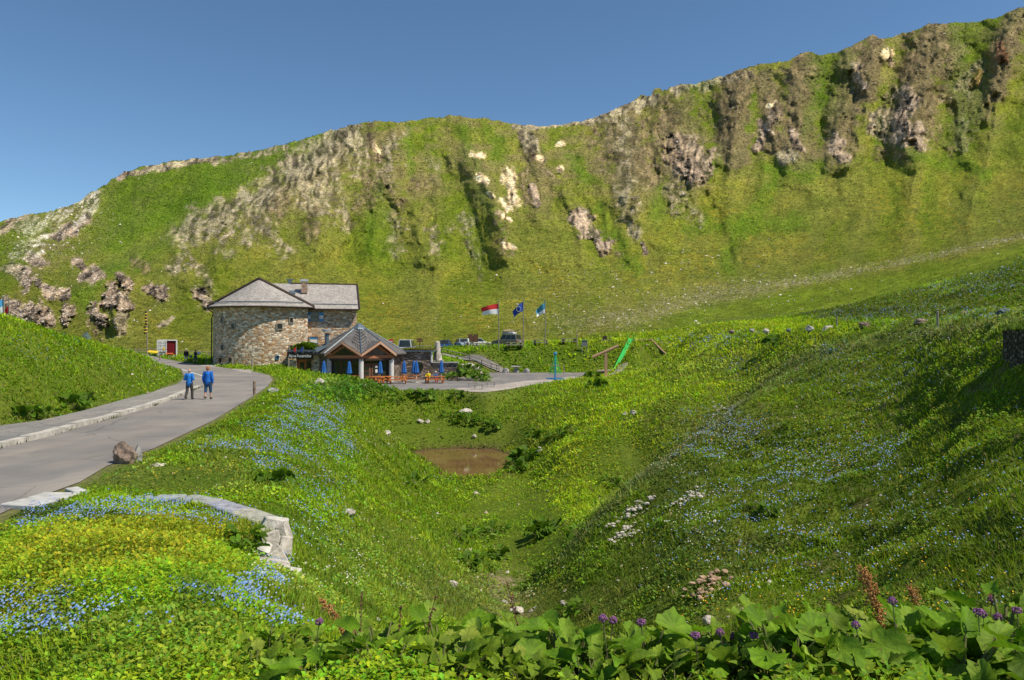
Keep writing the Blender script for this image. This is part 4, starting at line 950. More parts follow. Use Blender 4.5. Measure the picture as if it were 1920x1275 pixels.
MB().tube([(-2.0, 0, .15), (1.7, .2, .22)], .16, 8).tube([(-2.1, -.2, .42), (1.9, .1, .5)], .17, 8).tube([(-1.2, -.5, .1), (1.2, -.3, .12)], .14, 8).build('log', GREYW, o)

# ---------------------------------------------------------------- log benches / rail / posts
def logset(px, row, label, w=2.2, d=106.5):
    o = thing('log_picnic_table', label, 'picnic table', ground(px, d), 0.05)
    MB().box((0, 0, .78), (w, .75, .12)).build('tabletop', GREYW, o)
    for s_ in (-1, 1): MB().box((0, s_*.75, .45), (w*1.05, .32, .13)).build('seat', GREYW, o)
    for s_ in (-1, 1): MB().box((s_*w*.36, 0, .38), (.2, 1.5, .75)).build('leg', DARKW, o)
for px, d_, w_, lb in ((905, 107, 2.4, 'weathered log table left of the red and white flag, by the cars'), (965, 104.5, 2.3, 'weathered log table in front of the grey off-roader'), (1013, 106, 2.2, 'weathered log table by the rightmost flagpole'), (1067, 106, 2.3, 'weathered log table just left of the tall thin pole')):
    logset(px, 0, lb, w_, d_)
o = thing('log_bench', 'low dark log bench with a block on top, right of the display case', 'bench', ground(1134, 106)); MB().box((0, 0, .25), (2.0, .5, .22)).build('seat', GREYW, o); MB().box((0, 0, .62), (.65, .45, .5), taper=.8).build('block', DARKW, o)
o = thing('handrail_fence', 'wooden handrail fence curving down beside the grey path', 'fence')
hp = [(828, 0, 104.6), (855, 0, 103.1), (880, 0, 101.8), (903, 0, 100.9), (921, 0, 100.2), (931, 0, 99.3), (936, 0, 98.6)]
hp = [ground(a_, c_) for a_, b__, c_ in hp]
for q in hp: MB().tube([q-Vector((0, 0, .2)), q+Vector((0, 0, 1.0))], .06, 6).build('post', GREYW, o)
MB().tube([q+Vector((0, 0, 1.0)) for q in hp], .06, 6).build('rail', GREYW, o); MB().tube([q+Vector((0, 0, .55)) for q in hp], .045, 6).build('rail', GREYW, o)
for px, d_, h_, lb in ((1082, 104, 2.3, 'tall thin grey pole left of the display case'), (802, 96, .95, 'short white post above the terrace, left of the stone pillar'), (1057, 98, 1.2, 'short dark post at the edge of the bushes by the climbing mast')):
    q = ground(px, d_); tag(MB().lathe([(.06, 0), (.06, h_), (.03, h_+.04)], n=8).build('post', GREYW if px != 802 else WHITE, loc=q), lb, 'post')
o = thing('display_case', 'small grey display case standing on two metal legs', 'sign', ground(1096, 103))
MB().box((0, 0, 1.35), (.75, .15, .8)).build('case', simple('case_grey', (.2, .2, .21), .5), o); MB().box((0, 0, 1.8), (.85, .3, .05)).build('roof', STEEL, o)
for s_ in (-1, 1): MB().box((s_*.33, 0, .5), (.05, .05, 1.1)).build('leg', STEEL, o)
o = thing('information_board', 'brown double panel information board between the silver and white cars', 'sign', ground(887, 113))
for s_ in (-1, 1): MB().box((s_*.42, 0, 1.5), (.7, .08, 1.2)).build('panel', DOORW, o)
MB().box((0, .05, .9), (.12, .1, 1.9)).build('post', DOORW, o)
o = thing('direction_sign', 'dark wooden direction sign with two arrow boards above the terrace', 'sign', P(787, 653, 93)); MB().box((0, 0, .6), (.09, .09, 1.3)).build('post', DOORW, o)
for z_, s_ in ((.78, -1), (1.02, 1)): MB().prism([(-.4, z_), (.3, z_), (.45, z_+.1), (.3, z_+.2), (-.4, z_+.2)] if s_ > 0 else [(.4, z_), (-.3, z_), (-.45, z_+.1), (-.3, z_+.2), (.4, z_+.2)], 'y', -.08, -.04).build('arrow_board', DOORW, o)
o = thing('no_entry_sign', 'round red no entry sign with white bar behind the cafe roof', 'road sign', P(733.5, 662, 96)); MB().lathe([(.03, -.3), (.03, 1.6)], n=6).build('post', STEEL, o)
d_ = MB().lathe([(.33, 0), (.33, .03)], n=20).build('disc', REDP, o); d_.rotation_euler = (R(90), 0, 0); d_.location = (0, -.04, 1.5)
MB().box((0, -.09, 1.5), (.46, .02, .13)).build('bar', WHITE, o)
o = thing('low_rail', 'low weathered rail along the edge above the terrace', 'fence', (0, 0, 0))
ra = [P(774, 651, 95), P(792, 650, 95), P(808, 650, 95)]
MB().tube([q+Vector((0, 0, .1)) for q in ra], .05, 6).build('rail', GREYW, o)
for q in ra: MB().tube([q-Vector((0, 0, .5)), q+Vector((0, 0, .1))], .05, 6).build('post', GREYW, o)
for px, row, d_, h_, lb in ((387, 686, 90, .95, 'pale wooden post beside the road behind the walking woman'), (436, 691, 84, .95, 'pale wooden post on the grass in front of the tower foot'), (473, 696, 77.5, 1.15, 'pale wooden post by the concrete apron right of the bend'), (541, 691, 83, 1.15, 'pale wooden post beside the entrance of the stone building'), (477, 742, 43.2, .85, 'red brown wooden post at the right road edge'), (1569, 614, 47, .75, 'pale post among the guard stones along the upper road'), (1758, 603, 33, .75, 'thin wooden post on the slope above the guard stones')):
    q = ground(px, d_); r_ = .085 if px > 400 and px < 1000 else .05
    tag(MB().lathe([(r_, 0), (r_, h_-.02), (r_*.6, h_)], n=10).build('post', ROCKB if px == 477 else GREYW, loc=q), lb, 'post')
# fence behind the bend
o = thing('rail_fence', 'long low wooden rail fence behind the bend of the road', 'fence')
fp = [P(px, 664, 112) for px in range(150, 432, 22)]; fp = [Vector((q.x, q.y, HS(q.x, q.y))) for q in fp]
for q in fp: MB().box((q.x, q.y, q.z+.45), (.12, .12, 1.0)).build('post', GREYW, o)
for z_ in (.85, .5): MB().tube([q+Vector((0, 0, z_)) for q in fp], .05, 5).build('rail', GREYW, o)

le = [ground(a_, b__, .12) for a_, b__ in ((1190, 105), (1205, 105.6), (1222, 104.6), (1238, 102.6), (1250, 100.5), (1256, 98.5))]
tag(MB().tube(le, .13, 7).build('log_edging', PINKW), 'curved log edging above the steps to the right of the green slide', 'log edging')
drape('gravel_area', [ground(a_, b__).xy[:] for a_, b__ in ((1100, 86.5), (1135, 85.4), (1166, 86), (1178, 89), (1160, 91.5), (1150, 88.4), (1105, 88.2))], .12, GRAVM, None, .5)
# ---------------------------------------------------------------- container, flags, signs on the left
q = ground(313, 107)
o = thing('container', 'white shipping container with one door open on a dark red curtain', 'container', q+Vector((0, 0, .1)), .38)
m = MB(); w_, h_, l_ = 2.5, 2.45, 3.2
m.box((-w_/2+.03, l_/2, h_/2), (.06, l_, h_)); m.box((w_/2-.03, l_/2, h_/2), (.06, l_, h_)); m.box((0, l_/2, h_-.03), (w_, l_, .07)); m.box((0, l_-.03, h_/2), (w_-.2, .06, h_-.1)); m.box((0, l_/2, .03), (w_-.1, l_, .06))
m.build('shell', WHITE, o)
d_ = MB().box((-.6, -.04, h_/2), (1.15, .07, h_-.2)).build('door', WHITE, o)
m = MB(); [m.box((x_, -.1, h_/2), (.04, .04, h_-.25)) for x_ in (-1.0, -.75, -.35, -.15)]; [m.box((-.6, -.09, z_), (1.1, .03, .05)) for z_ in (.55, 1.1, 1.6, 2.0)]; m.build('lock_rods', STEEL, d_)
MB().box((-.42, -.12, 1.15), (.24, .02, .42)).build('yellow_sticker', YELLOW, d_); MB().box((-.6, -.11, .68), (.8, .02, .1)).box((-.7, -.11, .35), (.3, .02, .16)).build('marking', BLACK, d_)
m = MB(); 
for k in range(12): m.box((.07+k*.095, .1+.05*(k % 2), h_/2), (.1, .06, h_-.25))
m.build('curtain', REDM, o)
m = MB(); m.box((0, -.02, h_-.08), (w_+.06, .12, .16)); m.box((0, -.02, .06), (w_, .12, .12)); m.box((w_/2, -.02, h_/2), (.14, .14, h_)); m.box((-w_/2, -.02, h_/2), (.1, .12, h_)); m.build('end_frame', WHITE, o)
o = thing('info_panel', 'slanted yellow information panel beside the white container', 'sign', ground(287, 103))
MB().box((0, 0, .95), (1.35, .6, .06), rx=.42, ry=.1).build('panel', YELLOW, o); [MB().box((s_*.55, .1, .42), (.08, .08, .9)).build('leg', GREYW, o) for s_ in (-1, 1)]
o = thing('marker_sign', 'small orange plate on a grey post right of the container', 'sign', ground(317, 98)); MB().lathe([(.05, 0), (.05, .8)], n=8).build('post', GREYW, o); MB().box((0, 0, .86), (.95, .3, .08), rx=.3).build('plate', ORANGE, o)
for px, d_, lb in ((300, 98, 'short grey post at the left corner of the container'), (253, 108, 'short grey post beside the pink boulder')):
    tag(MB().lathe([(.09, 0), (.09, .75)], n=8).build('post', GREYW, loc=ground(px, d_)), lb, 'post')
rock(249, 664, 1.0, .75, ROCKP, 'pinkish boulder at the roadside left of the yellow panel', seed=4, d=105)
q = ground(276, 106)
o = thing('garland_pole', 'tall wooden pole hung with a yellow and black garland', 'pole', q); MB().tube([(0, 0, 0), (-.05, 0, 6.6)], .07, 6).build('pole', GREYW, o)
m = MB(); m2 = MB(); rnd = random.Random(2)
for k in range(15):
    z_ = 6.4-k*.21; (m if k % 2 else m2).blob((-.12-.25*(k > 8)*rnd.random(), -.1, z_), (.17+.02*k*.5, .15, .15), k, 1, .6)
m.build('yellow_garland', YELLOW, o); m2.build('black_garland', BLACK, o)
# standing slab
q = hit(163, 642)
q = ground(163, 52.5, -.1)
o = MB().blob((0, 0, .45), (.36, .14, .62), 12, 3, .4).build('standing_slab', ROCKS, loc=q); o.rotation_euler = (0, -.22, .3); tag(o, 'upright dark green slate slab on the crest of the left bank', 'boulder')

def flag(base, h, w, fh, cols, label, sag=.5, drop=0., dirx=-1, seed=0, diag=False, sway=.15):
    """wavy cloth left of its pole; returns the flag object"""
    nx, ny = 14, 8; bm = bmesh.new(); g_ = []
    for j in range(ny+1):
        row = []
        for i in range(nx+1):
            u, v = i/nx, j/ny
            x = dirx*u*w*(1-.12*math.sin(v*2)); z = -v*fh*(1-.35*u*sag) - u*drop - sag*.22*fh*u*u
            y = sway*math.sin(u*6+v*1.5+seed)*u**.5
            row.append(bm.verts.new((x, y, z)))
        g_.append(row)
    for j in range(ny):
        for i in range(nx):
            f = bm.faces.new((g_[j][i], g_[j][i+1], g_[j+1][i+1], g_[j+1][i]))
            f.material_index = min(len(cols)-1, int((j+.5)/ny*len(cols)))
    me = bpy.data.meshes.new('flag'); bm.to_mesh(me); bm.free()
    for c in cols: me.materials.append(c)
    me.polygons.foreach_set('use_smooth', [True]*len(me.polygons))
    o = bpy.data.objects.new('flag', me); o.location = base+Vector((dirx*.06, 0, h)); link(o); tag(o, label, 'flag', 'flags flying above the car park'); return o
def pole(base, h, label):
    tag(MB().tube([(0, 0, -.2), (0, 0, h)], [.085, .05], 8).lathe([(.09, h), (.05, h+.12)], n=8).build('flagpole', GREYW, loc=base), label, 'flagpole', 'flagpoles in a row above the car park')
def ph(px, row): q = ground(px, 104.5); return q, P(px, row, 104.5).z-q.z
q, hh = ph(935, 563); pole(q, hh, 'grey flagpole carrying the red and white flag'); flag(q, hh-.45, 2.5, 1.5, [REDF, WHITEF], 'red over white flag streaming left from its pole', 1.0, .35, seed=1)
q, hh = ph(981.5, 562); pole(q, hh, 'middle flagpole carrying the dark blue flag'); fl = flag(q, hh-.25, 1.5, 1.3, [BLUEF], 'dark blue flag with a ring of small stars', 1.0, 1.1, seed=2, sway=.3)
m = MB()
for k in range(12):
    a_ = 2*PI*k/12; c_ = Vector((-.62+.3*math.cos(a_), 0, -1.05+.36*math.sin(a_))); pts = []
    for s_ in range(10): r_ = .075 if s_ % 2 == 0 else .03; pts.append((c_.x+r_*math.sin(s_*PI/5), c_.z+r_*math.cos(s_*PI/5)))
    m.prism(pts, 'y', -.33, -.31)
m.build('star_ring', WHITEF, fl)
q, hh = ph(1022.5, 563); pole(q, hh, 'right flagpole carrying the teal and white flag'); flag(q, hh-.3, 1.3, 1.5, [TEALF, TEALF, WHITEF], 'teal and white flag hanging from the right pole', 1.1, .8, seed=3, sway=.25)
for px, top_, d_, cols, lb, lp in ((7.5, 556, 60, [SKYF, WHITEF], 'light blue and white flag at the left edge behind the bank', 'leftmost flagpole behind the left bank'), (17, 558, 62, [REDF, WHITEF], 'red and white flag behind the left bank, right of the light blue one', 'second flagpole behind the left bank')):
    q = ground(px, d_); h_ = P(px, top_, d_).z-q.z
    tag(MB().tube([(0, 0, -.1), (0, 0, h_)], [.07, .045], 8).build('flagpole', GREYW, loc=q), lp, 'flagpole', 'flagpoles behind the left bank')
    f = flag(q, h_-.15 if px < 10 else h_-.7, .55, 1.2, cols, lb, .5, .35, seed=px, sway=.08); f['group'] = 'flags behind the left bank'

# ---------------------------------------------------------------- boulders and stones
rock(235, 872, .62, .62, ROCKB, 'reddish brown boulder at the right road edge in the foreground', seed=21, d=19.4, dep=.6)
rock(258, 872, .30, .48, ROCKG, 'small grey rock leaning against the reddish brown boulder', seed=23, d=19.6)
rock(296, 874, .4, .1, ROCKP, 'flat whitish stone in the grass right of the brown boulder', seed=25, name='flat_stone', cat='stone')
rock(512, 738, .75, .4, ROCKG, 'grey boulder right of the red brown roadside post', seed=26)
for px, row, w_, h_, lb in ((602, 724, .95, .6, 'pinkish rock in the grass knoll left of the cafe tables'), (617, 728, .4, .3, 'small white stone just right of the pinkish knoll rock'), (873, 775, 1.3, .5, 'pale flat rock above the pond among dark leaves'), (789, 792, .7, .35, 'small pale rock on the slope above the pond, left'), (802, 796, .5, .3, 'smaller pale rock beside its neighbour above the pond'), (1188, 777, .7, .3, 'white stone on the middle slope, right of the pair'), (1172, 779, .5, .25, 'white stone on the middle slope, left of the pair'), (889, 825, .5, .35, 'small whitish stone at the far shore of the pond'), (726, 815, .8, .3, 'pale broken rock at the left end of the muddy shore'),
        (1012, 848, .6, .4, 'grey stone on the bank right of the pond'), (848, 1100, .35, .2, 'white stone low on the left slope of the hollow'), (893, 928, .35, .2, 'pink stone in the hollow below the pond'), (946, 1131, .25, .12, 'small white stone at the bottom of the hollow'), (1057, 1135, .22, .14, 'small white stone alone on the brown hollow floor'), (655, 968, .35, .2, 'white stone on the left slope below the blue flowers'), (1331, 1172, .22, .15, 'whitish rock low on the right slope, upper of two'), (1302, 1196, .16, .14, 'bluish white rock just above the foreground leaves'), (970, 1150, .5, .2, 'grey slab at the bottom of the gully behind the leaves'), (612, 730, .5, .3, 'low brown rock at the foot of the pinkish knoll rock')):
    rock(px, row, w_, h_, ROCKP, lb, cat='rock', name='rock', seed=int(px) % 37)
gs = [((1371, 622, 14), 'small pale brown guard stone, leftmost of the row'), ((1410, 619, 13), 'grey square guard stone, second from the left'), ((1436, 621, 17), 'cream guard stone with brown base, third from left'), ((1478, 619, 12), 'small blue grey guard stone left of the split one'), ((1517, 617, 22), 'blue and white split guard stone'), ((1553, 618, 26), 'long low white guard stone next to the pale post'), ((1622, 610, 28), 'flat reddish guard stone half sunk in grass'), ((1673, 609, 12), 'small dark guard stone right of the reddish one'), ((1727, 603, 31), 'big orange brown guard stone with a dark hollow'), ((1808, 593, 19), 'pointed pinkish guard stone'), ((1886, 588, 40), 'large dark striped boulder, rightmost on the upper slope')]
for k, ((px, row, w_), lb) in enumerate(gs):
    d_ = [63, 60, 57, 54, 50, 48, 43.5, 41, 37, 31, 25][k]; w = w_/F*d_*.88
    q = ground(px, d_); 
    o = MB().blob((0, 0, 0), (w/2, w*.4, w*(.36 if w_ < 25 else .3)), 60+k, 3, .5).build('guard_stone', [ROCKB, ROCKG, ROCKP, ROCKS, ROCKG, ROCKP, ROCKB, ROCKG, ROCKB, ROCKB, ROCKS][k])
    o.location = Vector((q.x, q.y, max(q.z+.06, P(px, row, d_).z))); tag(o, lb, 'boulder', 'guard stones along the upper road')
for px, row, w_, lb in ((1435, 541, 36, 'long reddish slab on the slope above the upper road'), (1722, 510, 14, 'grey boulder on the green shoulder at the right')):
    pass
# rubble patches of broken pale rock on the right slope
for k, (px, row, w_, lb) in enumerate(((1185, 965, 1.0, 'heap of pale broken rubble on the right slope above the hollow'), (1292, 935, .8, 'small pale rubble heap right of the larger one'), (1322, 1102, .55, 'tan rubble heap low on the right slope'), (1368, 768, 1.6, 'bare brown and white rubble scar on the crest of the right spur'), (1170, 1010, .7, 'thin scatter of broken stones below the pale rubble heap'))):
    c = hit(px, row); m = MB(); rnd = random.Random(k+90)
    for q in range(70):
        x_, y_ = rnd.gauss(0, w_*.34), rnd.gauss(0, w_*.4); r_ = rnd.choice([.02, .03, .045, .08])*rnd.uniform(.8, 1.2)*(1.3 if w_ > .9 else 1)
        m.blob((x_, y_, HS(c.x+x_, c.y+y_)-c.z+r_*.3+.07), (r_, r_*.8, r_*.55), q, 1, .6)
    tag(m.build('rubble_heap', ROCKP if k != 2 else simple('tan_rock', (.42, .28, .18), .9, .4), loc=c), lb, 'rubble', kind='stuff')

# dry stone wall on the right
o = thing('dry_stone_wall', 'dark dry stone retaining wall at the right edge in shadow', 'wall')
wp_ = [(13.15, 20.0), (12.55, 18.2), (12.05, 16), (11.8, 13.5), (11.8, 11)]
wtop = [.28, .28, .22, .15, .1]
m = MB()
for (a_, b_), (za, zb2) in zip(zip(wp_, wp_[1:]), zip(wtop, wtop[1:])):
    n_ = Vector((b_[1]-a_[1], -(b_[0]-a_[0]), 0)).normalized()*-.55
    A_, B_ = Vector((*a_, za)), Vector((*b_, zb2)); dn = Vector((0, 0, -2.4))
    m.quad([A_, B_, B_+dn, A_+dn]); m.quad([A_+n_, A_+n_+dn, B_+n_+dn, B_+n_]); m.quad([A_, A_+n_, B_+n_, B_])
A_ = Vector((*wp_[0], wtop[0])); m.quad([A_, A_+dn, A_+dn+Vector((.5, .1, 0)), A_+Vector((.5, .1, 0))])
m.build('wall', DRYST, o)


# culvert coping and headwall
o = thing('coping_wall', 'low grey granite coping wall curving through the foreground flowers', 'wall')
cpx = [(232, 942), (290, 936), (345, 935), (400, 944), (450, 960), (500, 978)]
cps = [hit(a_, b__+6) for a_, b__ in cpx]; cps = [Vector((v.x, v.y, v.z-.05)) for k, v in enumerate([P(a_, b__, F*3.1/(b__-637.5)) for a_, b__ in cpx])]
rnd = random.Random(4)
for k, (a_, b_) in enumerate(zip(cps, cps[1:])):
    t_ = (b_-a_); L = t_.length; c = (a_+b_)/2
    MB().box((c.x, c.y, c.z-.3), (L-.015, .46+rnd.uniform(-.03, .03), .8), rz=math.atan2(t_.y, t_.x)).build('coping_stone', simple('granite_%d' % k, tuple(x*rnd.uniform(.85, 1.1) for x in (.37, .355, .335)), .85, .35, 9, bump=.8), o, bevel=.02)
for k, (px, row, w_, h_, rz_, ry_) in enumerate(((514, 996, .42, .26, .3, .22), (534, 1012, .2, .3, .1, -.3), (503, 1022, .36, .22, .5, -.3), (500, 1046, .26, .24, -.2, .4), (520, 1054, .24, .26, .6, -.35), (512, 1072, .5, .12, .2, .25), (540, 1080, .32, .1, -.3, .2), (530, 1034, .22, .28, .9, .3))):
    c = hit(px, row); 
    m = MB().box((0, 0, 0), (w_, .26, h_), rz=rz_, ry=ry_, taper=.86)
    for v in m.bm.verts: v.co += Vector((rnd.uniform(-.04, .04), rnd.uniform(-.04, .04), rnd.uniform(-.04, .04)))
    m.build('headwall_stone', ROCKP if k % 3 else simple('pale_granite', (.6, .56, .5), .85, .3, 6, bump=.8), o, bevel=.02, loc=c+Vector((0, 0, h_*.3)))
o = thing('drain_slab', 'pale stone drain slabs set into the road edge', 'drain cover')
for k, (a_, b__) in enumerate((((50, 957), (100, 944)), ((100, 944), (140, 931)), ((140, 931), (168, 927)))):
    u_, v_ = on(zroad, *a_), on(zroad, *b__); t_ = v_-u_; c = (u_+v_)/2; n_ = Vector((-t_.y, t_.x, 0)).normalized()
    MB().box((c.x+n_.x*.25, c.y+n_.y*.25, c.z+.04), (t_.length-.03, .75, .1), rz=math.atan2(t_.y, t_.x)).build('slab', CONC, o, bevel=.015)

# ---------------------------------------------------------------- cars
def paint(name, c, metal=.2):
    t = NT(name); b = t.bsdf(c, .28, metal=metal, spec=.5); return b
LAMPR = simple('tail_lamp', (.5, .02, .02), .3, .05, 3); LAMPW = simple('head_lamp', (.75, .75, .72), .2, .05, 3)
def car(name, label, mat, loc, rz, L=4.2, W=1.75, Hh=1.45, kind='hatch', front=1):
    """x across, y along; +y is the front"""
    o = thing(name, label, 'car', loc, rz, 'vehicles in the car park')
    hb = Hh*.56 if kind != 'van' else Hh*.5; gc = .22
    if kind == 'suv': roof = [(-L*.47, hb), (-L*.41, Hh), (L*.08, Hh), (L*.2, hb+.02)]
    elif kind == 'van': roof = [(-L*.47, hb), (-L*.45, Hh), (L*.25, Hh), (L*.38, hb)]
    else: roof = [(-L*.44, hb), (-L*.30, Hh), (L*.06, Hh), (L*.24, hb)]
    m = MB()
    low = [(-L/2, gc+.1), (-L/2, hb-.08), (-L*.46, hb), (L*.24, hb), (L*.44, hb-.14), (L/2, hb-.28), (L/2, gc+.08), (L*.4, gc), (-L*.42, gc)]
    A_ = []; 
    m.prism(low, 'x', -W/2, W/2); body = m.build('body', mat, o, bevel=.045)
    for md in (): pass
    m = MB(); wt = W*.5-.2; wb = W*.5-.05
    lo = [m.bm.verts.new((s_*wb, roof[i][0], roof[i][1]-.01)) for i in (0, 3) for s_ in (-1, 1)]
    hi = [m.bm.verts.new((s_*wt, roof[i][0], roof[i][1])) for i in (1, 2) for s_ in (-1, 1)]
    l0, r0, l3, r3 = lo; l1, r1, l2, r2 = hi
    for f in ((l0, l1, r1, r0), (l1, l2, r2, r1), (l2, l3, r3, r2), (l0, l3, l2, l1), (r0, r1, r2, r3)): m.bm.faces.new(f)
    m.build('cabin', mat, o, bevel=.03)
    def panel(a_, b_, c_, d_, nm):
        ctr = (a_+b_+c_+d_)/4; n_ = (b_-a_).cross(c_-a_).normalized()
        if n_.dot(ctr-Vector((0, 0, Hh*.7))) < 0: n_ = -n_
        mm = MB(); mm.quad([ctr+(q-ctr)*.86+n_*.018 for q in (a_, b_, c_, d_)]); mm.build(nm, GLASS, o)
    V = lambda v: v.co.copy()
    y0, y1, y2, y3 = [r[0] for r in roof]
    pl = lambda s_, y, up: Vector((s_*(wt if up else wb), y, Hh if up else hb))
    panel(pl(-1, y0, 0), pl(1, y0, 0), pl(1, y1, 1), pl(-1, y1, 1), 'rear_window'); panel(pl(-1, y3, 0), pl(1, y3, 0), pl(1, y2, 1), pl(-1, y2, 1), 'windscreen')
    ym = (y1+y2)/2; nwin = 3 if kind == 'suv' else 2
    for s_ in (-1, 1):
        for k in range(nwin):
            f0, f1 = k/nwin, (k+1)/nwin
            panel(pl(s_, y0+(y3-y0)*f0, 0), pl(s_, y0+(y3-y0)*f1, 0), pl(s_, y1+(y2-y1)*f1, 1), pl(s_, y1+(y2-y1)*f0, 1), 'side_window')
        for y in (-L*.31, L*.31):
            w_ = MB().lathe([(.33, -.11), (.33, .11)], n=18).build('wheel', RUBBER, o); w_.rotation_euler = (0, R(90), 0); w_.location = (s_*(W/2-.08), y, .33)
            MB().lathe([(.2, -.125), (.2, .125)], n=12).build('rim', STEEL, w_)
        MB().box((s_*(W/2-.2), L/2-.02, hb-.38), (.3, .1, .16)).build('headlight', LAMPW, o)
        MB().box((s_*(W/2-.12), -L/2+.01, hb-.28), (.2, .08, .3)).build('tail_light', LAMPR, o)
        MB().box((s_*(W/2+.09), L*.14, hb+.08), (.16, .08, .12)).build('mirror', mat, o)
    MB().box((0, L/2-.02, .42), (W*.9, .16, .22)).build('bumper', METAL if kind == 'suv' else mat, o); MB().box((0, -L/2+.02, .45), (W*.92, .16, .24)).build('bumper', METAL if kind == 'suv' else mat, o)
    MB().box((0, -L/2-.06, .62), (.5, .03, .12)).build('number_plate', WHITE, o); MB().box((0, L/2+.06, .45), (.5, .03, .11)).build('number_plate', WHITE, o)
    return o
car('van', 'white van parked behind the terrace roof with its rear window showing', paint('white_car_paint', (.72, .72, .7)), Vector(((759-960)/F*95, 95+2, -1.95)), 0, 4.4, 1.85, 2.0, 'van')
q = ground(834.5, 120); car('parked_car', 'dark blue car parked nose-on behind the stone pillar', paint('blue_car_paint', (.02, .06, .2)), q, PI-.15, 4.1, 1.75, 1.45)
q = ground(868, 119); car('parked_car', 'silver blue car parked at a slant beside the dark blue one', paint('silver_car_paint', (.34, .42, .52)), q, PI+.35, 4.2, 1.75, 1.4)
q = ground(896, 118); car('parked_car', 'white car half hidden behind the brown information board', paint('pale_car_paint', (.75, .75, .74)), q, -1.2, 4.2, 1.75, 1.3)
q = ground(951, 113.5); o = car('off_roader', 'grey off-roader with a loaded roof rack, seen from behind', paint('grey_car_paint', (.20, .19, .165), .3), q, 1.05, 4.5, 1.85, 1.75, 'suv')
MB().box((0, -.3, 1.82), (1.3, 2.2, .06)).build('roof_rack', METAL, o)
tag(MB().box((0, 0, .0), (1.1, 2.0, .28), rz=1.05).build('roof_box', WHITE, loc=q+Vector((.3, -.1, 2.0)), bevel=.05), 'white box strapped on top of the grey off-roader', 'roof box')
tag(MB().blob((0, 0, 0), (1.2, .7, .25), 3, 3, .8).build('luggage_bundle', simple('bundle_cloth', (.33, .25, .17), .9, .5, 8), loc=q+Vector((.3, -.1, 2.3))), 'brown bundle of luggage on top of the white roof box', 'luggage')

# ---------------------------------------------------------------- people
SKIN = simple('skin', (.55, .30, .21), .6, .08, 8)
def limbs(bm_, pts, rad, n=10):
    for k in range(len(pts)-1):
        a_, b_ = Vector(pts[k]), Vector(pts[k+1]); L = (b_-a_).length
        if L < 1e-5: continue
        mtx = Matrix.Translation((a_+b_)/2) @ (b_-a_).to_track_quat('Z', 'Y').to_matrix().to_4x4()
        bmesh.ops.create_cone(bm_, cap_ends=True, segments=n, radius1=rad[k], radius2=rad[k+1], depth=L, matrix=mtx)
    for p_, r_ in zip(pts, rad): bmesh.ops.create_uvsphere(bm_, u_segments=n, v_segments=8, radius=r_, matrix=Matrix.Translation(p_))
def remeshed(name, bm_, mat, parent, vox):
    me = bpy.data.meshes.new(name+'_tmp'); bm_.to_mesh(me); bm_.free()
    o = bpy.data.objects.new(name+'_tmp', me); COL.objects.link(o)
    r = o.modifiers.new('r', 'REMESH'); r.mode = 'VOXEL'; r.voxel_size = vox
    s_ = o.modifiers.new('s', 'SMOOTH'); s_.iterations = 4; s_.factor = .5
    me2 = bpy.data.meshes.new_from_object(o.evaluated_get(bpy.context.evaluated_depsgraph_get())); bpy.data.objects.remove(o)
    me2.name = name; me2.materials.clear(); me2.materials.append(mat); me2.polygons.foreach_set('use_smooth', [True]*len(me2.polygons))
    return link(bpy.data.objects.new(name, me2), parent)
def ell(bm_, c, s): bmesh.ops.create_uvsphere(bm_, u_segments=18, v_segments=12, radius=1, matrix=Matrix.Translation(c) @ Matrix.Diagonal((*s, 1)))
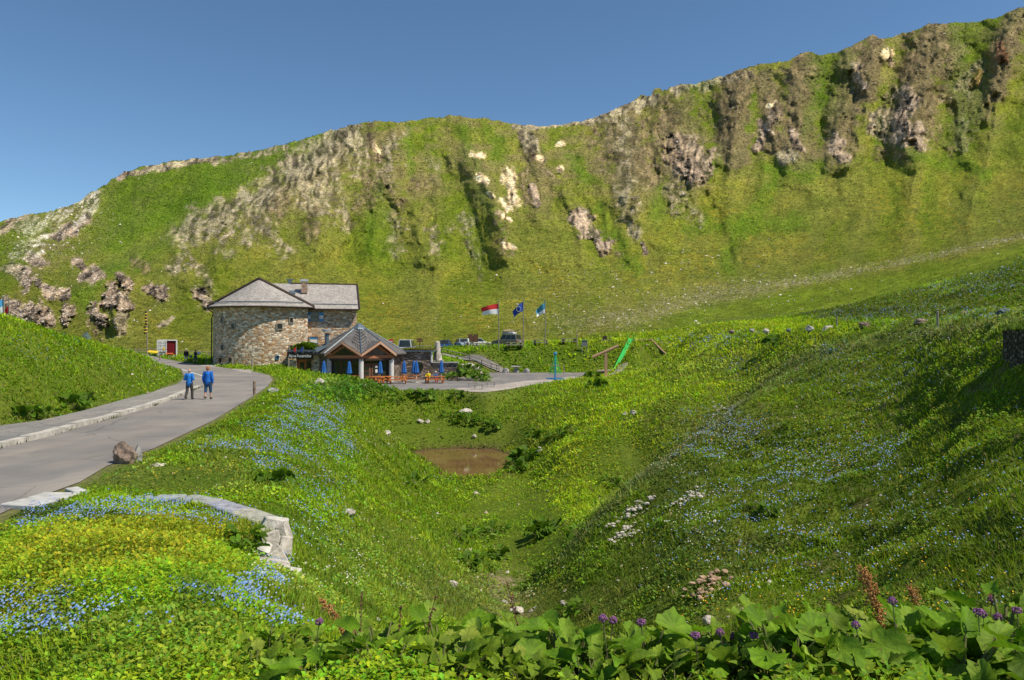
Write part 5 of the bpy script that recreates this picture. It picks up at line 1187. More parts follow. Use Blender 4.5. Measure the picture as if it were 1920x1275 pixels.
def person(label, loc, rz, h=1.75, top=(.02, .12, .4), legc=(.05, .05, .05), hair=(.25, .12, .05), legs='long', stride=.28, arms='down', sit=False, hat=None, topname='jacket', vox=.014, shoe=(.05, .045, .04), hairlen=.0, bald=False, group=None):
    """faces +y in its own space"""
    o = thing('person', label, 'person', loc, rz, group); s = h/1.75
    mk = lambda nm, c: simple('%s_cloth_%d' % (nm, len(bpy.data.materials)), c, .8, .15, 9)
    hipz, shz = .93, 1.44
    if sit: hipz, shz = .50, 1.0
    hip = {q: (q*.09, 0, hipz) for q in (-1, 1)}
    if sit:
        knee = {q: (q*.12, .42, .52) for q in (-1, 1)}; ank = {q: (q*.12, .42, .09) for q in (-1, 1)}
    else:
        knee = {1: (.10, stride*.55, .50), -1: (-.10, -stride*.25, .49)}; ank = {1: (.10, stride*.55, .08), -1: (-.10, -stride*1.05, .13)}
    sh = {q: (q*.185, 0, shz-.03) for q in (-1, 1)}
    if arms == 'down': el = {q: (q*.25, -.03, shz-.33) for q in (-1, 1)}; wr = {1: (.24, -.02+.05, shz-.58), -1: (-.25, .06, shz-.58)}
    elif arms == 'front': el = {q: (q*.27, -.04, shz-.30) for q in (-1, 1)}; wr = {q: (q*.12, .2, shz-.30) for q in (-1, 1)}
    else: el = {q: (q*.24, .12, shz-.26) for q in (-1, 1)}; wr = {q: (q*.15, .36, shz-.32) for q in (-1, 1)}
    S = lambda p_: tuple(x*s for x in p_)
    b = bmesh.new()
    top_h = shz+.31 if not sit else shz+.31
    hc = (0, .02, shz+.195)
    ell(b, S(hc), S((.077, .093, .115))); limbs(b, [S((0, 0, shz-.02)), S((0, .012, shz+.12))], [.06*s, .055*s])
    ell(b, S((0, .105, shz+.175)), S((.017, .025, .025)))
    ell(b, S((0, .085, shz+.125)), S((.04, .03, .03)))
    for q in (-1, 1):
        ell(b, S((q*.079, .01, shz+.185)), S((.013, .025, .032)))
        limbs(b, [S(sh[q]), S(el[q]), S(wr[q])], [.05*s, .04*s, .027*s])
        w_ = Vector(wr[q]); d_ = (w_-Vector(el[q])).normalized()
        pal = w_+d_*.05; limbs(b, [S(w_), S(pal)], [.027*s, .036*s])
        sd_ = Vector((0, 1, 0)).cross(d_); sd_ = Vector((0, 1, 0)) if sd_.length < .3 else Vector((0, 1, 0)) - d_*d_.y; sd_.normalize()
        for k in range(4):
            base = pal+sd_*(-.03+.02*k)+d_*.02; ln = (.055, .07, .075, .06)[k]
            f1 = base+d_*ln*.6; f2 = f1+(d_*.6+Vector((-q*.6, .3, 0))).normalized()*ln*.5
            limbs(b, [S(base), S(f1), S(f2)], [.011*s, .010*s, .009*s], 6)
        tb = w_+sd_*.03+d_*.02; limbs(b, [S(tb), S(tb+sd_*.025+d_*.03), S(tb+sd_*.03+d_*.06)], [.013*s, .012*s, .010*s], 6)
        limbs(b, [S(hip[q]), S(knee[q]), S(Vector(knee[q]).lerp(Vector(ank[q]), .35)), S(ank[q])], [.085*s, .058*s, .056*s, .037*s])
    limbs(b, [S((0, 0, hipz+.03)), S((0, -.01, hipz+.22)), S((0, 0, shz-.12))], [.13*s, .12*s, .14*s])
    ell(b, S((0, 0, shz-.1)), S((.19, .11, .13))); ell(b, S((0, -.02, hipz+.02)), S((.17, .125, .13)))
    remeshed('body', b, SKIN, o, vox)
    # jacket
    b = bmesh.new(); e = .022
    limbs(b, [S((0, 0, hipz-.02)), S((0, -.01, hipz+.2)), S((0, 0, shz-.12))], [(.15+e)*s, (.135+e)*s, (.15+e)*s], 14)
    ell(b, S((0, -.005, hipz+.02)), S((.205, .15, .11))); ell(b, S((0, 0, shz-.1)), S((.225, .14, .135))); ell(b, S((0, 0, shz-.01)), S((.1, .09, .07)))
    for q in (-1, 1): limbs(b, [S(sh[q]), S(el[q]), S(Vector(el[q]).lerp(Vector(wr[q]), .88))], [(.058+e)*s, (.046+e)*s, (.034+e*.8)*s])
    remeshed(topname, b, mk('top', top), o, vox)
    b = bmesh.new(); e = .016
    ell(b, S((0, -.02, hipz-.01)), S((.19, .145, .14)))
    for q in (-1, 1):
        k_ = Vector(knee[q]); a_ = Vector(ank[q])
        end = {'long': k_.lerp(a_, .93), 'capri': k_.lerp(a_, .28), 'short': Vector(hip[q]).lerp(k_, .8)}[legs]
        pts = [S(hip[q]), S(knee[q]), S(end)] if legs != 'short' else [S(hip[q]), S(end)]
        limbs(b, pts, [(.09+e)*s, (.066+e)*s, (.052+e)*s] if legs != 'short' else [(.09+e)*s, (.078+e)*s])
    remeshed('trousers' if legs == 'long' else 'shorts', b, mk('legs', legc), o, vox)
    for q in (-1, 1):
        b = bmesh.new(); a_ = Vector(ank[q]); ell(b, S(a_+Vector((0, .07, -.035))), S((.048, .135, .045))); ell(b, S(a_+Vector((0, 0, 0))), S((.05, .055, .06)))
        remeshed('shoe', b, mk('shoe', shoe), o, vox)
    b = bmesh.new()
    if bald: ell(b, S((0, -.02, shz+.175)), S((.085, .085, .065)))
    else: ell(b, S((0, -.012, shz+.215)), S((.092, .1, .108))); ell(b, S((0, -.045, shz+.17-hairlen)), S((.085, .07, .09+hairlen)))
    remeshed('hair', b, mk('hair', hair), o, vox)
    if hat: 
        b = bmesh.new(); ell(b, S((0, 0, shz+.26)), S((.105, .115, .075))); ell(b, S((0, .09, shz+.235)), S((.08, .1, .02))); remeshed('cap', b, mk('cap', hat), o, vox)
    return o
z_ = -3.18
d1 = 39.8; d2 = 40.0
person('walking man in a blue jacket and dark trousers, grey balding hair, seen from behind', Vector(((355-960)/F*d1, d1, z_)), -.12, 1.66, (.015, .19, .62), (.06, .055, .05), (.4, .33, .28), 'long', .22, 'front', bald=True, shoe=(.04, .035, .03))
person('walking woman with short red hair in a blue jacket and cropped jeans', Vector(((390-960)/F*d2, d2, z_)), -.05, 1.78, (.01, .14, .55), (.02, .07, .15), (.36, .14, .05), 'capri', .16, 'down', shoe=(.06, .05, .05))
q = on(zroad, 349, 681); person('distant walker in black jacket and pale shorts with a white cap', q+Vector((0, 0, .02)), .1, 1.75, (.012, .012, .014), (.62, .58, .52), (.1, .07, .05), 'short', .2, hat=(.7, .7, .68), vox=.022)
q = on(zroad, 366.5, 682); p2_ = person('distant walker in dark clothes carrying a pale bundle', q+Vector((0, 0, .02)), -.2, 1.65, (.02, .025, .05), (.05, .09, .16), (.2, .1, .05), 'short', .3, 'fwd', vox=.022)
tag(MB().blob((0, 0, 0), (.28, .22, .2), 5, 2, .5).build('bundle', WHITE, loc=q+Vector((.42, .05, 1.28))), 'pale round bundle held by the distant dark walker', 'bag')
tag(MB().blob((0, 0, 0), (.22, .16, .24), 6, 2, .5).build('backpack', simple('grey_blue_cloth', (.12, .17, .22), .8), loc=on(zroad, 358, 676)+Vector((0, 0, .55))), 'grey blue bag between the two distant walkers', 'bag')
person('seated guest in a bright yellow jacket at the terrace table', Vector(((803-960)/F*82.2, 82.2, pz+.0)), PI*.9, 1.75, (.8, .62, .01), (.03, .03, .04), (.35, .3, .1), 'long', 0, 'fwd', sit=True, vox=.022)
person('guest in a blue vest with white cap by the terrace table', Vector(((817-960)/F*82.4, 82.4, pz)), PI*1.1, 1.65, (.05, .12, .28), (.5, .03, .03), (.5, .45, .35), 'long', 0, 'fwd', sit=True, hat=(.75, .8, .7), vox=.022)
q = ground(877.5, 112); person('person in white standing before the brown information board', q, PI*.5, 1.78, (.75, .75, .73), (.06, .08, .15), (.1, .07, .05), 'short', .1, vox=.022)
# ================================================================ vegetation
def fld(A, x, y): return bil(A, x/y, np.log(y), NU, NV)
def samp(n, y0=2.7, y1=128, umax=.80, p=1.):
    u = rng.uniform(-umax, umax, n); v = rng.uniform(0, 1, n)**p
    y = np.exp(math.log(y0)+v*(math.log(y1)-math.log(y0))); return u*y, y
LEAF = leafmat('leaf_green', .6, .45); BLOOM = leafmat('petal', .7, .25)
ZN = [ # px,row,wx,wy,weight, colour   (projected places of the meadow's colour patches)
 (200,1050,230,75,.8,(.21,.22,.008)),(60,1130,120,60,.7,(.18,.2,.008)),(330,1010,130,40,.75,(.21,.22,.008)),(250,1180,300,30,.5,(.12,.16,.02)),(250,1240,330,50,.5,(.13,.18,.012)),
 (60,965,140,18,.9,(.05,.09,.012)),(370,1130,70,40,.6,(.07,.11,.01)),(330,900,160,30,.5,(.17,.17,.03)),(420,850,80,30,.4,(.18,.2,.04)),
 (660,735,95,22,.9,(.055,.14,.008)),
 (700,1080,220,120,.35,(.16,.2,.04)),(1120,1000,60,60,.3,(.1,.19,.01)),(870,1120,120,50,.4,(.17,.18,.05)),(1070,1150,120,50,.6,(.17,.17,.04)),
 (1200,860,120,60,.4,(.12,.17,.01)),(860,800,130,14,.6,(.15,.19,.02)),(860,826,150,20,.7,(.12,.125,.03)),
 (1250,700,180,50,.4,(.16,.25,.01)),(1380,640,150,30,.4,(.17,.24,.015)),(1480,690,120,25,.6,(.17,.26,.01)),
 (1450,690,300,30,.25,(.14,.14,.05)),(1500,900,330,160,.5,(.065,.105,.008)),(1750,760,240,90,.5,(.15,.22,.01)),(1750,1050,260,150,.6,(.085,.13,.008)),
 (1330,800,110,50,.5,(.13,.13,.04)),(1250,900,100,40,.4,(.11,.13,.03)),(1300,1060,180,110,.5,(.075,.11,.02)),
 (1700,570,260,30,.8,(.08,.105,.012)),(1880,520,150,45,.8,(.06,.09,.008)),(1600,590,120,14,.7,(.055,.075,.01)),(1700,640,200,18,.5,(.12,.17,.01)),
 (960,670,170,22,.6,(.18,.32,.008)),(1300,600,150,22,.3,(.16,.2,.02)),(1050,625,120,14,.6,(.14,.14,.04)),
 (60,700,150,60,.5,(.11,.19,.006)),(250,700,90,30,.4,(.13,.22,.01)),(60,770,120,30,.6,(.09,.15,.006)),(30,790,60,20,.5,(.12,.13,.02)),
 (600,900,90,120,.5,(.13,.25,.01)),(1000,1000,90,70,.5,(.1,.21,.005)),(980,880,60,30,.4,(.12,.2,.01)),
 (400,900,300,30,.3,(.17,.19,.03)),(600,720,60,16,.4,(.17,.22,.02)),(960,735,240,14,.5,(.13,.22,.01)),
]
def zcol(x, y, z):
    px = x/y*F+960; row = 637.5-z/y*F
    n = fbm(x*.5, y*.5, 3, 101)[:, None]; n2 = fbm(x*.13, y*.13, 3, 105)[:, None]
    c = np.array([.085, .165, .006])*(1-n)+np.array([.18, .25, .014])*n
    c = c*(.8+.5*n2)*np.array([1.8, 1.76, .85])
    wob = (fbm(x*.7, y*.7, 3, 107)-.5)*1.1
    for zx, zy, wx, wy, wt, cc in ZN:
        r = np.sqrt(((px-zx)/wx)**2+((row-zy)/wy)**2)+wob
        w = (wt*(1-sst(.55, 1.25, r)))[:, None]; c = c*(1-w)+np.array(cc)*w*(1.05+.8*n)
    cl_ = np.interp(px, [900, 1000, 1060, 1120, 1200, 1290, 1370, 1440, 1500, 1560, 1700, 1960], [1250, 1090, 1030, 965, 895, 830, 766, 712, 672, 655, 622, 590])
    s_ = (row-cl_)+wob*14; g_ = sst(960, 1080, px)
    spur_shade = (g_*sst(4, 40, s_))[:, None]; far_ = (g_*sst(0, -12, s_)*sst(598, 612, row)*sst(400, 250, np.abs(px-1250)))[:, None]; cr_ = (g_*np.exp(-((s_-6)/16)**2)*.6)[:, None]
    c = c*(1-.20*spur_shade)*1.1*(1+np.array([.42, .28, .1])*far_); c = c*(1-cr_)+np.array([.22, .23, .10])*cr_  # shade painted on near spur face, slope beyond brightened; crest strip is thin grass
    return c, px, row
def polydist(pl, x, y):
    b_ = np.full(len(x), 1e9)
    for (ax, ay), (bx_, by_) in zip(pl, pl[1:]):
        ex, ey = bx_-ax, by_-ay; t_ = np.clip(((x-ax)*ex+(y-ay)*ey)/(ex*ex+ey*ey), 0, 1); b_ = np.minimum(b_, (x-ax-t_*ex)**2+(y-ay-t_*ey)**2)
    return np.sqrt(b_)
CPL = np.array([(v.x, v.y) for v in cps]); 
def okmask(x, y, m=.12):
    d = np.minimum(np.minimum(fld(sd_road, x, y), fld(sd_plaza, x, y)), fld(sd_path, x, y))
    k = (d > m) & (fld(sd_pond, x, y) > .1)
    k &= polydist(CPL, x, y) > .22
    k &= ~((x > -36) & (x < -19) & (y > 86.5) & (y < 108)); k &= ~((x > -26) & (x < -6) & (y > 82.5) & (y < 90))
    return k, d
def tris(name, x, y, z, L, W, tilt, col, tipc=1.15, label=None, cat=None, dirx=0, diri=0):
    n = len(x); az = rng.uniform(0, 2*PI, n); ax = az+PI/2+rng.uniform(-.5, .5, n)
    ln = np.stack([np.cos(ax)*np.sin(tilt), np.sin(ax)*np.sin(tilt), np.cos(tilt)], 1)*L[:, None]
    sd = np.stack([np.cos(az), np.sin(az), np.zeros(n)], 1)*(W/2)[:, None]
    b = np.stack([x, y, z], 1)
    V = np.stack([b-sd, b+sd, b+ln], 1).reshape(-1, 3)
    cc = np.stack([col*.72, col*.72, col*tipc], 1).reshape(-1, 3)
    return V, cc
def diamonds(x, y, z, L, W, tilt, col):
    n = len(x); az = rng.uniform(0, 2*PI, n)
    d = np.stack([np.cos(az)*np.sin(tilt), np.sin(az)*np.sin(tilt), np.cos(tilt)], 1)
    s = np.stack([-np.sin(az), np.cos(az), rng.uniform(-.35, .35, n)], 1)*(W/2)[:, None]
    b = np.stack([x, y, z], 1); mid = b+d*(L*.55)[:, None]; tip = b+d*L[:, None]; tip[:, 2] -= L*.12
    V = np.stack([b, mid+s, tip, mid-s], 1).reshape(-1, 3)
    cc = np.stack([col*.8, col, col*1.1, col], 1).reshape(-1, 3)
    return V, cc
TR = {}
def add_stuff(name, V, cc, nper, mat):
    o = mesh_np(name, V, np.arange(len(V)), nper, mat, np.clip(cc, 0, 1)); tag(o, kind='stuff'); return o
# grass
x, y = samp(620000, p=.9); k, dd = okmask(x, y, -.16+.5*fbm(x*1.9, y*1.9, 2, 401)); k &= ~((y < 5.0) & (x/y > -.32) & (rng.random(len(x)) < .8)); x = x[k]; y = y[k]; dd = dd[k]
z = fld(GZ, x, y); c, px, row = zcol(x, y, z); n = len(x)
cl = fbm(x*1.1, y*1.1, 3, 111); edge = np.clip(dd/1.2, .3, 1)
flatz = np.ones(n)   # mown, trodden places
for zx, zy, wx, wy in ((860,815,150,26),(1070,1150,110,50),(1000,1010,90,80),(960,940,90,40),(1150,860,60,40),(330,900,150,32),(980,1100,70,60),(1300,1150,120,30)):
    flatz = np.minimum(flatz, .45+.55*sst(.7, 1.2, np.sqrt(((px-zx)/wx)**2+((row-zy)/wy)**2)))
tallz = 1+.1*(1-sst(.6, 1.2, np.sqrt(((px-330)/260)**2+((row-1190)/75)**2)))
L = (.07+.0034*y)*rng.uniform(.45, 1.5, n)*(.45+1.1*cl)*edge*flatz*np.where(px < 520, tallz*(1-.25*sst(9, 5, y)), 1.)
W = (.006+.00185*y)*rng.uniform(.6, 1.4, n)
tilt = rng.uniform(.15, 1.25, n)
c = c*rng.uniform(.65, 1.35, n)[:, None]*(.6+.8*cl)[:, None]*np.stack([rng.uniform(.75, 1.3, n), np.ones(n), np.ones(n)], 1)
dry = rng.random(n) < .035; c[dry] = np.array([.34, .28, .13])
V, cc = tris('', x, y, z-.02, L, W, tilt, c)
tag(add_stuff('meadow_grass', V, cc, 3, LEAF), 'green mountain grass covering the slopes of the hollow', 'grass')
# herb leaves, in clumps that stand above the ground
x, y = samp(560000, p=.9); k, dd = okmask(x, y, .3); x = x[k]; y = y[k]; dd = dd[k]
n = len(x); f1 = fbm(x*.9, y*.9, 3, 121); f2 = fbm(x*.28, y*.28, 2, 123)
z = fld(GZ, x, y); px = x/y*F+960; row = 637.5-z/y*F
yel = (1-sst(.7, 1.15, np.sqrt(((px-200)/330)**2+((row-1060)/95)**2)))
kn = (1-sst(.6, 1.2, np.sqrt(((px-660)/100)**2+((row-735)/26)**2))); emb = (1-sst(.7, 1.2, np.sqrt(((px-990)/190)**2+((row-675)/24)**2)))
dens = np.clip(sst(.36, .6, f1)*.8+sst(.45, .65, f2)*.5+yel+kn+emb+.5*(px < 560)*sst(11, 7, y), 0, 1)
for zx, zy, wx, wy in ((860,815,150,26),(1070,1150,110,50),(1000,1010,80,70),(960,940,80,30),(330,900,120,26)):
    dens = dens*(.15+.85*sst(.7, 1.2, np.sqrt(((px-zx)/wx)**2+((row-zy)/wy)**2)))
k = rng.random(n) < dens; x, y, z, f1, dd, px, row = x[k], y[k], z[k], f1[k], dd[k], px[k], row[k]; yel = yel[k]; kn = kn[k]; emb = emb[k]
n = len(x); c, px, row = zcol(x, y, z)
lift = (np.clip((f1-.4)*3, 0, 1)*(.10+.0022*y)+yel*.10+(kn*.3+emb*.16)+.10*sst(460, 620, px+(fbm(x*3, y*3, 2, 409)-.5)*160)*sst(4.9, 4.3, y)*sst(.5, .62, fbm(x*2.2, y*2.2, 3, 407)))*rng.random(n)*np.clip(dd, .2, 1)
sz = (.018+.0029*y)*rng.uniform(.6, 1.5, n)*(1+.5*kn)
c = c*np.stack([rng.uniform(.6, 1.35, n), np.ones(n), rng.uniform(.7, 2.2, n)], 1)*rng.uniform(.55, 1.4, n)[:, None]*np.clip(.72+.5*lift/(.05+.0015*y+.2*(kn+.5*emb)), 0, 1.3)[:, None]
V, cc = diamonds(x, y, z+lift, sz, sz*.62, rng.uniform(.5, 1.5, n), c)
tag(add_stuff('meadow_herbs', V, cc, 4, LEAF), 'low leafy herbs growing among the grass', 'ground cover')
# flowers
def flowers(name, zones, cols, n, size, label, cat, lift=.1, wide=None):
    x, y = samp(n, umax=.74); k, dd = okmask(x, y, .35); x = x[k]; y = y[k]
    z = fld(GZ, x, y); px = x/y*F+960; row = 637.5-z/y*F; p = np.zeros(len(x)); wob = (fbm(x*1.3, y*1.3, 3, 131)-.5)*1.5
    for zx, zy, wx, wy, wt in zones: p = np.maximum(p, wt*(1-sst(.5, 1.15, np.sqrt(((px-zx)/wx)**2+((row-zy)/wy)**2)+wob)))
    p = p*sst(.36, .56, fbm(x*2.6, y*2.6, 2, 133+len(name)))
    k = rng.random(len(x)) < p; x, y, z = x[k], y[k], z[k]; m_ = len(x)
    h = (lift+.0016*y)*rng.uniform(.4, 1.2, m_); s = (size*.62+.00085*y)*rng.uniform(.6, 1.3, m_)
    ci = np.array(cols)[rng.integers(0, len(cols), m_)]*rng.uniform(.75, 1.2, m_)[:, None]
    # five sided bloom, tipped towards the light
    a = np.arange(5)*2*PI/5; tx = rng.uniform(-.7, .7, m_); ty = rng.uniform(-1.0, .2, m_)
    P_ = np.stack([x[:, None]+np.cos(a)*s[:, None]*.5, y[:, None]+np.sin(a)*s[:, None]*.5, (z+h)[:, None]+(np.cos(a)*tx[:, None]+np.sin(a)*ty[:, None])*-.0*s[:, None]+np.sin(a)*s[:, None]*.28], 2)
    V = P_.reshape(-1, 3); cc = np.repeat(ci, 5, 0)
    tag(add_stuff(name, V, cc, 5, BLOOM), label, cat)
BL = [(610,790,50,55,1),(560,770,36,30,1),(560,800,70,30,.8),(480,845,110,22,.8),(520,810,60,25,.8),(440,850,70,16,.9),(500,860,70,22,.8),(560,880,40,30,.5),(640,830,30,40,.8),(600,730,30,14,.4),(120,965,150,20,.5),(290,945,80,10,.6),(60,985,60,20,.5),(420,975,60,20,.3),
 (200,1150,330,45,.3),(480,1110,70,26,.6),(60,1190,130,20,.35),(520,1060,30,20,.6),(350,960,200,26,.35),(600,950,60,70,.3),(1350,820,90,50,.55),(1570,870,170,60,.4),(1400,950,150,60,.25),(1650,700,160,60,.15),(1555,661,14,5,1),(1330,640,90,16,.5),(1800,520,130,50,.3),(1700,590,200,20,.25),(1500,1000,250,120,.1),(80,660,80,30,.12),(1750,960,200,150,.06),(1380,690,50,20,.4)]
flowers('forget_me_nots', BL, [(.22,.37,.72),(.28,.44,.8),(.14,.27,.66),(.4,.5,.8)], 560000, .018, 'small pale blue forget-me-nots scattered in drifts', 'flowers')
YL = [(330,890,90,16,.6),(1180,830,130,50,.5),(1100,860,60,30,.5),(1480,830,160,50,.35),(1250,790,80,30,.4),(930,935,30,8,.6),(1620,680,60,20,.4),(1550,1100,300,110,.22),(1700,950,250,150,.12),(60,760,120,60,.15),(60,1010,100,40,.15),(400,870,200,60,.12),(1600,790,200,50,.2),(1430,610,40,5,.5)]
flowers('yellow_flowers', YL, [(.8,.55,.01),(.85,.38,.01),(.8,.62,.04)], 90000, .016, 'scattered small yellow and orange meadow flowers', 'flowers')
WH = [(640,1090,60,40,.5),(600,1020,100,120,.15),(520,1090,60,40,.3),(750,1000,120,140,.1),(250,690,90,30,.35),(290,700,40,20,.6),(110,690,60,12,.3),(1740,640,50,20,.7),(1500,650,60,16,.6),(1370,700,80,18,.4),(1320,980,80,70,.35),(1620,790,60,18,.5),(1850,700,70,50,.3),(1250,870,60,30,.3),(980,668,60,5,.8),(700,850,80,50,.2),(600,850,60,60,.25),(1450,850,200,80,.12),(950,720,250,14,.1),(1400,1050,250,120,.08)]
flowers('white_flowers', WH, [(.75,.74,.66),(.68,.7,.45),(.72,.66,.62)], 110000, .016, 'scattered small white and cream meadow flowers', 'flowers', .14)

# pebbles and scree
def pebbles(name, x, y, z, s, cols, label, cat, gr=None):
    m_ = len(x); a = rng.uniform(0, 2*PI, m_)
    base = np.array([[1, 0, 0], [-.2, .9, 0], [-.9, -.3, 0], [.1, -.9, 0], [0.1, 0.1, .75]])
    P_ = np.stack([x[:, None]+(np.cos(a)[:, None]*base[:, 0]-np.sin(a)[:, None]*base[:, 1])*s[:, None]*rng.uniform(.7, 1.2, (m_, 1)), y[:, None]+(np.sin(a)[:, None]*base[:, 0]+np.cos(a)[:, None]*base[:, 1])*s[:, None], z[:, None]+base[:, 2]*s[:, None]*rng.uniform(.5, 1.3, (m_, 1))], 2)
    ff = np.array([0, 1, 4, 1, 2, 4, 2, 3, 4, 3, 0, 4])
    F_ = (np.arange(m_)[:, None]*5+ff[None]).ravel()
    cc = np.repeat((gr if gr is not None else cols[rng.integers(0, len(cols), m_)])*rng.uniform(.6, 1.3, m_)[:, None], 5, 0)
    o = mesh_np(name, P_.reshape(-1, 3), F_, 3, BLOOM2, np.clip(cc, 0, 1)); tag(o, label, cat, kind='stuff')
t = NT('stone_bits'); BLOOM2 = t.bsdf(t.n('ShaderNodeAttribute', attribute_name='col').outputs['Color'], .9, spec=.15)
# tufts of grass and low shrubs on the mountain, wide as a clump
pt = (rng.random(MP.shape) < .46*np.clip(1.05-rockA, .1, 1)) & (MP > -110) & (MP < 2060) & (hfrac > .015)
xx, yy, zz = MX[pt], MY[pt], MZ[pt]; n = len(xx); s_ = yy*rng.uniform(.0007, .0019, n)
V, cc = tris('', xx+rng.uniform(-.4, .4, n), yy+rng.uniform(-.3, .3, n), zz-.03, s_*.9, s_*1.5, rng.uniform(.1, 1.3, n), np.clip(mcA[pt]*1.35, 0, 1)*rng.uniform(.5, 1.45, n)[:, None], 1.1)
tag(add_stuff('mountain_tufts', V, cc*1.15, 3, LEAF), 'short tufts of alpine grass all over the mountainside', 'grass')
pt = (rng.random(MP.shape) < .30*np.clip(rockA-.12, 0, 1)) & (MP > -110) & (MP < 2060)
xx, yy, zz = MX[pt], MY[pt], MZ[pt]; n = len(xx)
pebbles('outcrop_rocks', xx, yy-.1, zz-.05, yy*rng.choice([.0007, .0012, .002], n, p=[.5, .35, .15]), None, 'broken rocks and blocks littering the mountain outcrops', 'rocks', np.clip(mcA[pt]*1.5+.03, 0, .75))
# on the mountain: lie on mesh vertices
w_ = np.clip(scA, 0, 1)*.9 + np.where((MP > 820) & (MP < 1560), .14, .035)*sst(.42, .08, hfrac)*sst(.4, .65, n3A)*1.6 + rockA*.05
for zx, zy, wx, wy, wt in ((1180,560,230,60,.35),(1300,490,60,30,.3),(100,450,120,60,.3),(150,400,60,40,.5),(250,560,120,60,.12),(230,620,50,30,.3),(1400,540,200,30,.3)):
    w_ = np.maximum(w_, wt*(1-sst(.4, 1.2, np.sqrt(((MP-zx)/wx)**2+((MR-zy)/wy)**2)+(n3A-.5)*1.5)))
pick = (rng.random(MP.shape) < w_*.13) & (MP > -100) & (MP < 2050) & (hfrac > .02)
xx, yy, zz = MX[pick], MY[pick], MZ[pick]; s_ = yy*rng.choice([.0006, .0009, .0014, .0024], len(xx), p=[.5, .3, .15, .05])
pebbles('scree_stones', xx+rng.uniform(-.2, .2, len(xx)), yy, zz-.02, s_, np.array([(.7, .64, .54), (.6, .55, .47), (.72, .62, .48), (.45, .4, .34)]), 'pale scattered scree stones on the lower mountainside', 'scree')
x, y = samp(9000, umax=.7); k, dd = okmask(x, y, .2); x, y = x[k], y[k]; z = fld(GZ, x, y); px = x/y*F+960; row = 637.5-z/y*F
p = .05+.3*(x/y > .1)*.25; 
for zx, zy, wx, wy, wt in ((960,1130,70,70,1),(900,1060,60,60,.5),(1180,990,80,60,.4),(700,1000,150,100,.12),(1300,1150,150,40,.3)): p = np.maximum(p, wt*(1-sst(.5, 1.2, np.sqrt(((px-zx)/wx)**2+((row-zy)/wy)**2))))
k = rng.random(len(x)) < p; x, y, z = x[k], y[k], z[k]
pebbles('loose_stones', x, y, z, (.012+.0016*y)*rng.uniform(.5, 2.0, len(x)), np.array([(.5, .42, .35), (.55, .5, .45), (.42, .32, .25)]), 'loose pale stones lying on the earth of the hollow', 'stones')
# tiny verge tufts along the kerb
tx_ = []; 
for a, b in zip(kp[4:], kp[5:]):
    if rk.random() < .62:
        t_ = (b-a).normalized(); nr = Vector((t_.y, -t_.x, 0))
        for q in range(rk.choice([15, 40, 70])): 
            v = a.lerp(b, rk.random())+nr*abs(rk.gauss(.03, .05)); tx_.append(v)
tx_ = np.array([v[:] for v in tx_]); n = len(tx_)
V, cc = tris('', tx_[:, 0], tx_[:, 1], tx_[:, 2]+.01, rng.uniform(.06, .2, n), rng.uniform(.02, .05, n), rng.uniform(.2, 1.1, n), np.array([.1, .15, .02])*rng.uniform(.5, 1.4, (n, 1)))
tag(add_stuff('kerb_weeds', V, cc, 3, LEAF), 'thin weeds growing in the joint along the kerb', 'weeds')
# grass hanging over the top of the dry stone wall
n = 2600; t_ = rng.uniform(0, 1, n)*(len(wp_)-1.001); i_ = t_.astype(int); f_ = (t_-i_)[:, None]; W2 = np.array(wp_)
q_ = W2[i_]*(1-f_)+W2[i_+1]*f_; zt_ = np.array(wtop)[i_]
V, cc = tris('', q_[:, 0]+rng.uniform(-.06, .5, n), q_[:, 1], zt_-.03, rng.uniform(.1, .3, n), rng.uniform(.02, .05, n), rng.uniform(.2, 1.5, n), np.array([.12, .2, .012])*rng.uniform(.5, 1.4, (n, 1)))
tag(add_stuff('wall_grass', V, cc, 3, LEAF), 'grass growing along the top of the dry stone wall', 'grass')
# planted roof of the annex, lawn strip on the terrace roof
for nm, x0, x1, y0, y1, zz_, amp_, lb in (('roof_plants', -25.4, -22.6, 85.6, 88.8, -1.12, .75, 'bright green plants growing on the entrance roof'), ('roof_grass', -13.6, -9.4, 88.2, 94, -1.22, .12, 'dry grass strip on the flat terrace roof')):
    n = 7000; x = rng.uniform(x0, x1, n); y = rng.uniform(y0, y1, n); prf = np.clip(1-((x-(x0+x1)/2)/((x1-x0)/2))**2, 0, 1)
    z = zz_+amp_*prf*rng.random(n)
    col_ = np.array([.13, .22, .01]) if amp_ > .5 else np.array([.24, .22, .05])
    V, cc = diamonds(x, y, z, rng.uniform(.15, .35, n), rng.uniform(.1, .2, n), rng.uniform(.3, 1.4, n), col_*rng.uniform(.6, 1.4, (n, 1)))
    tag(add_stuff(nm, V, cc, 4, LEAF), lb, 'roof plants')

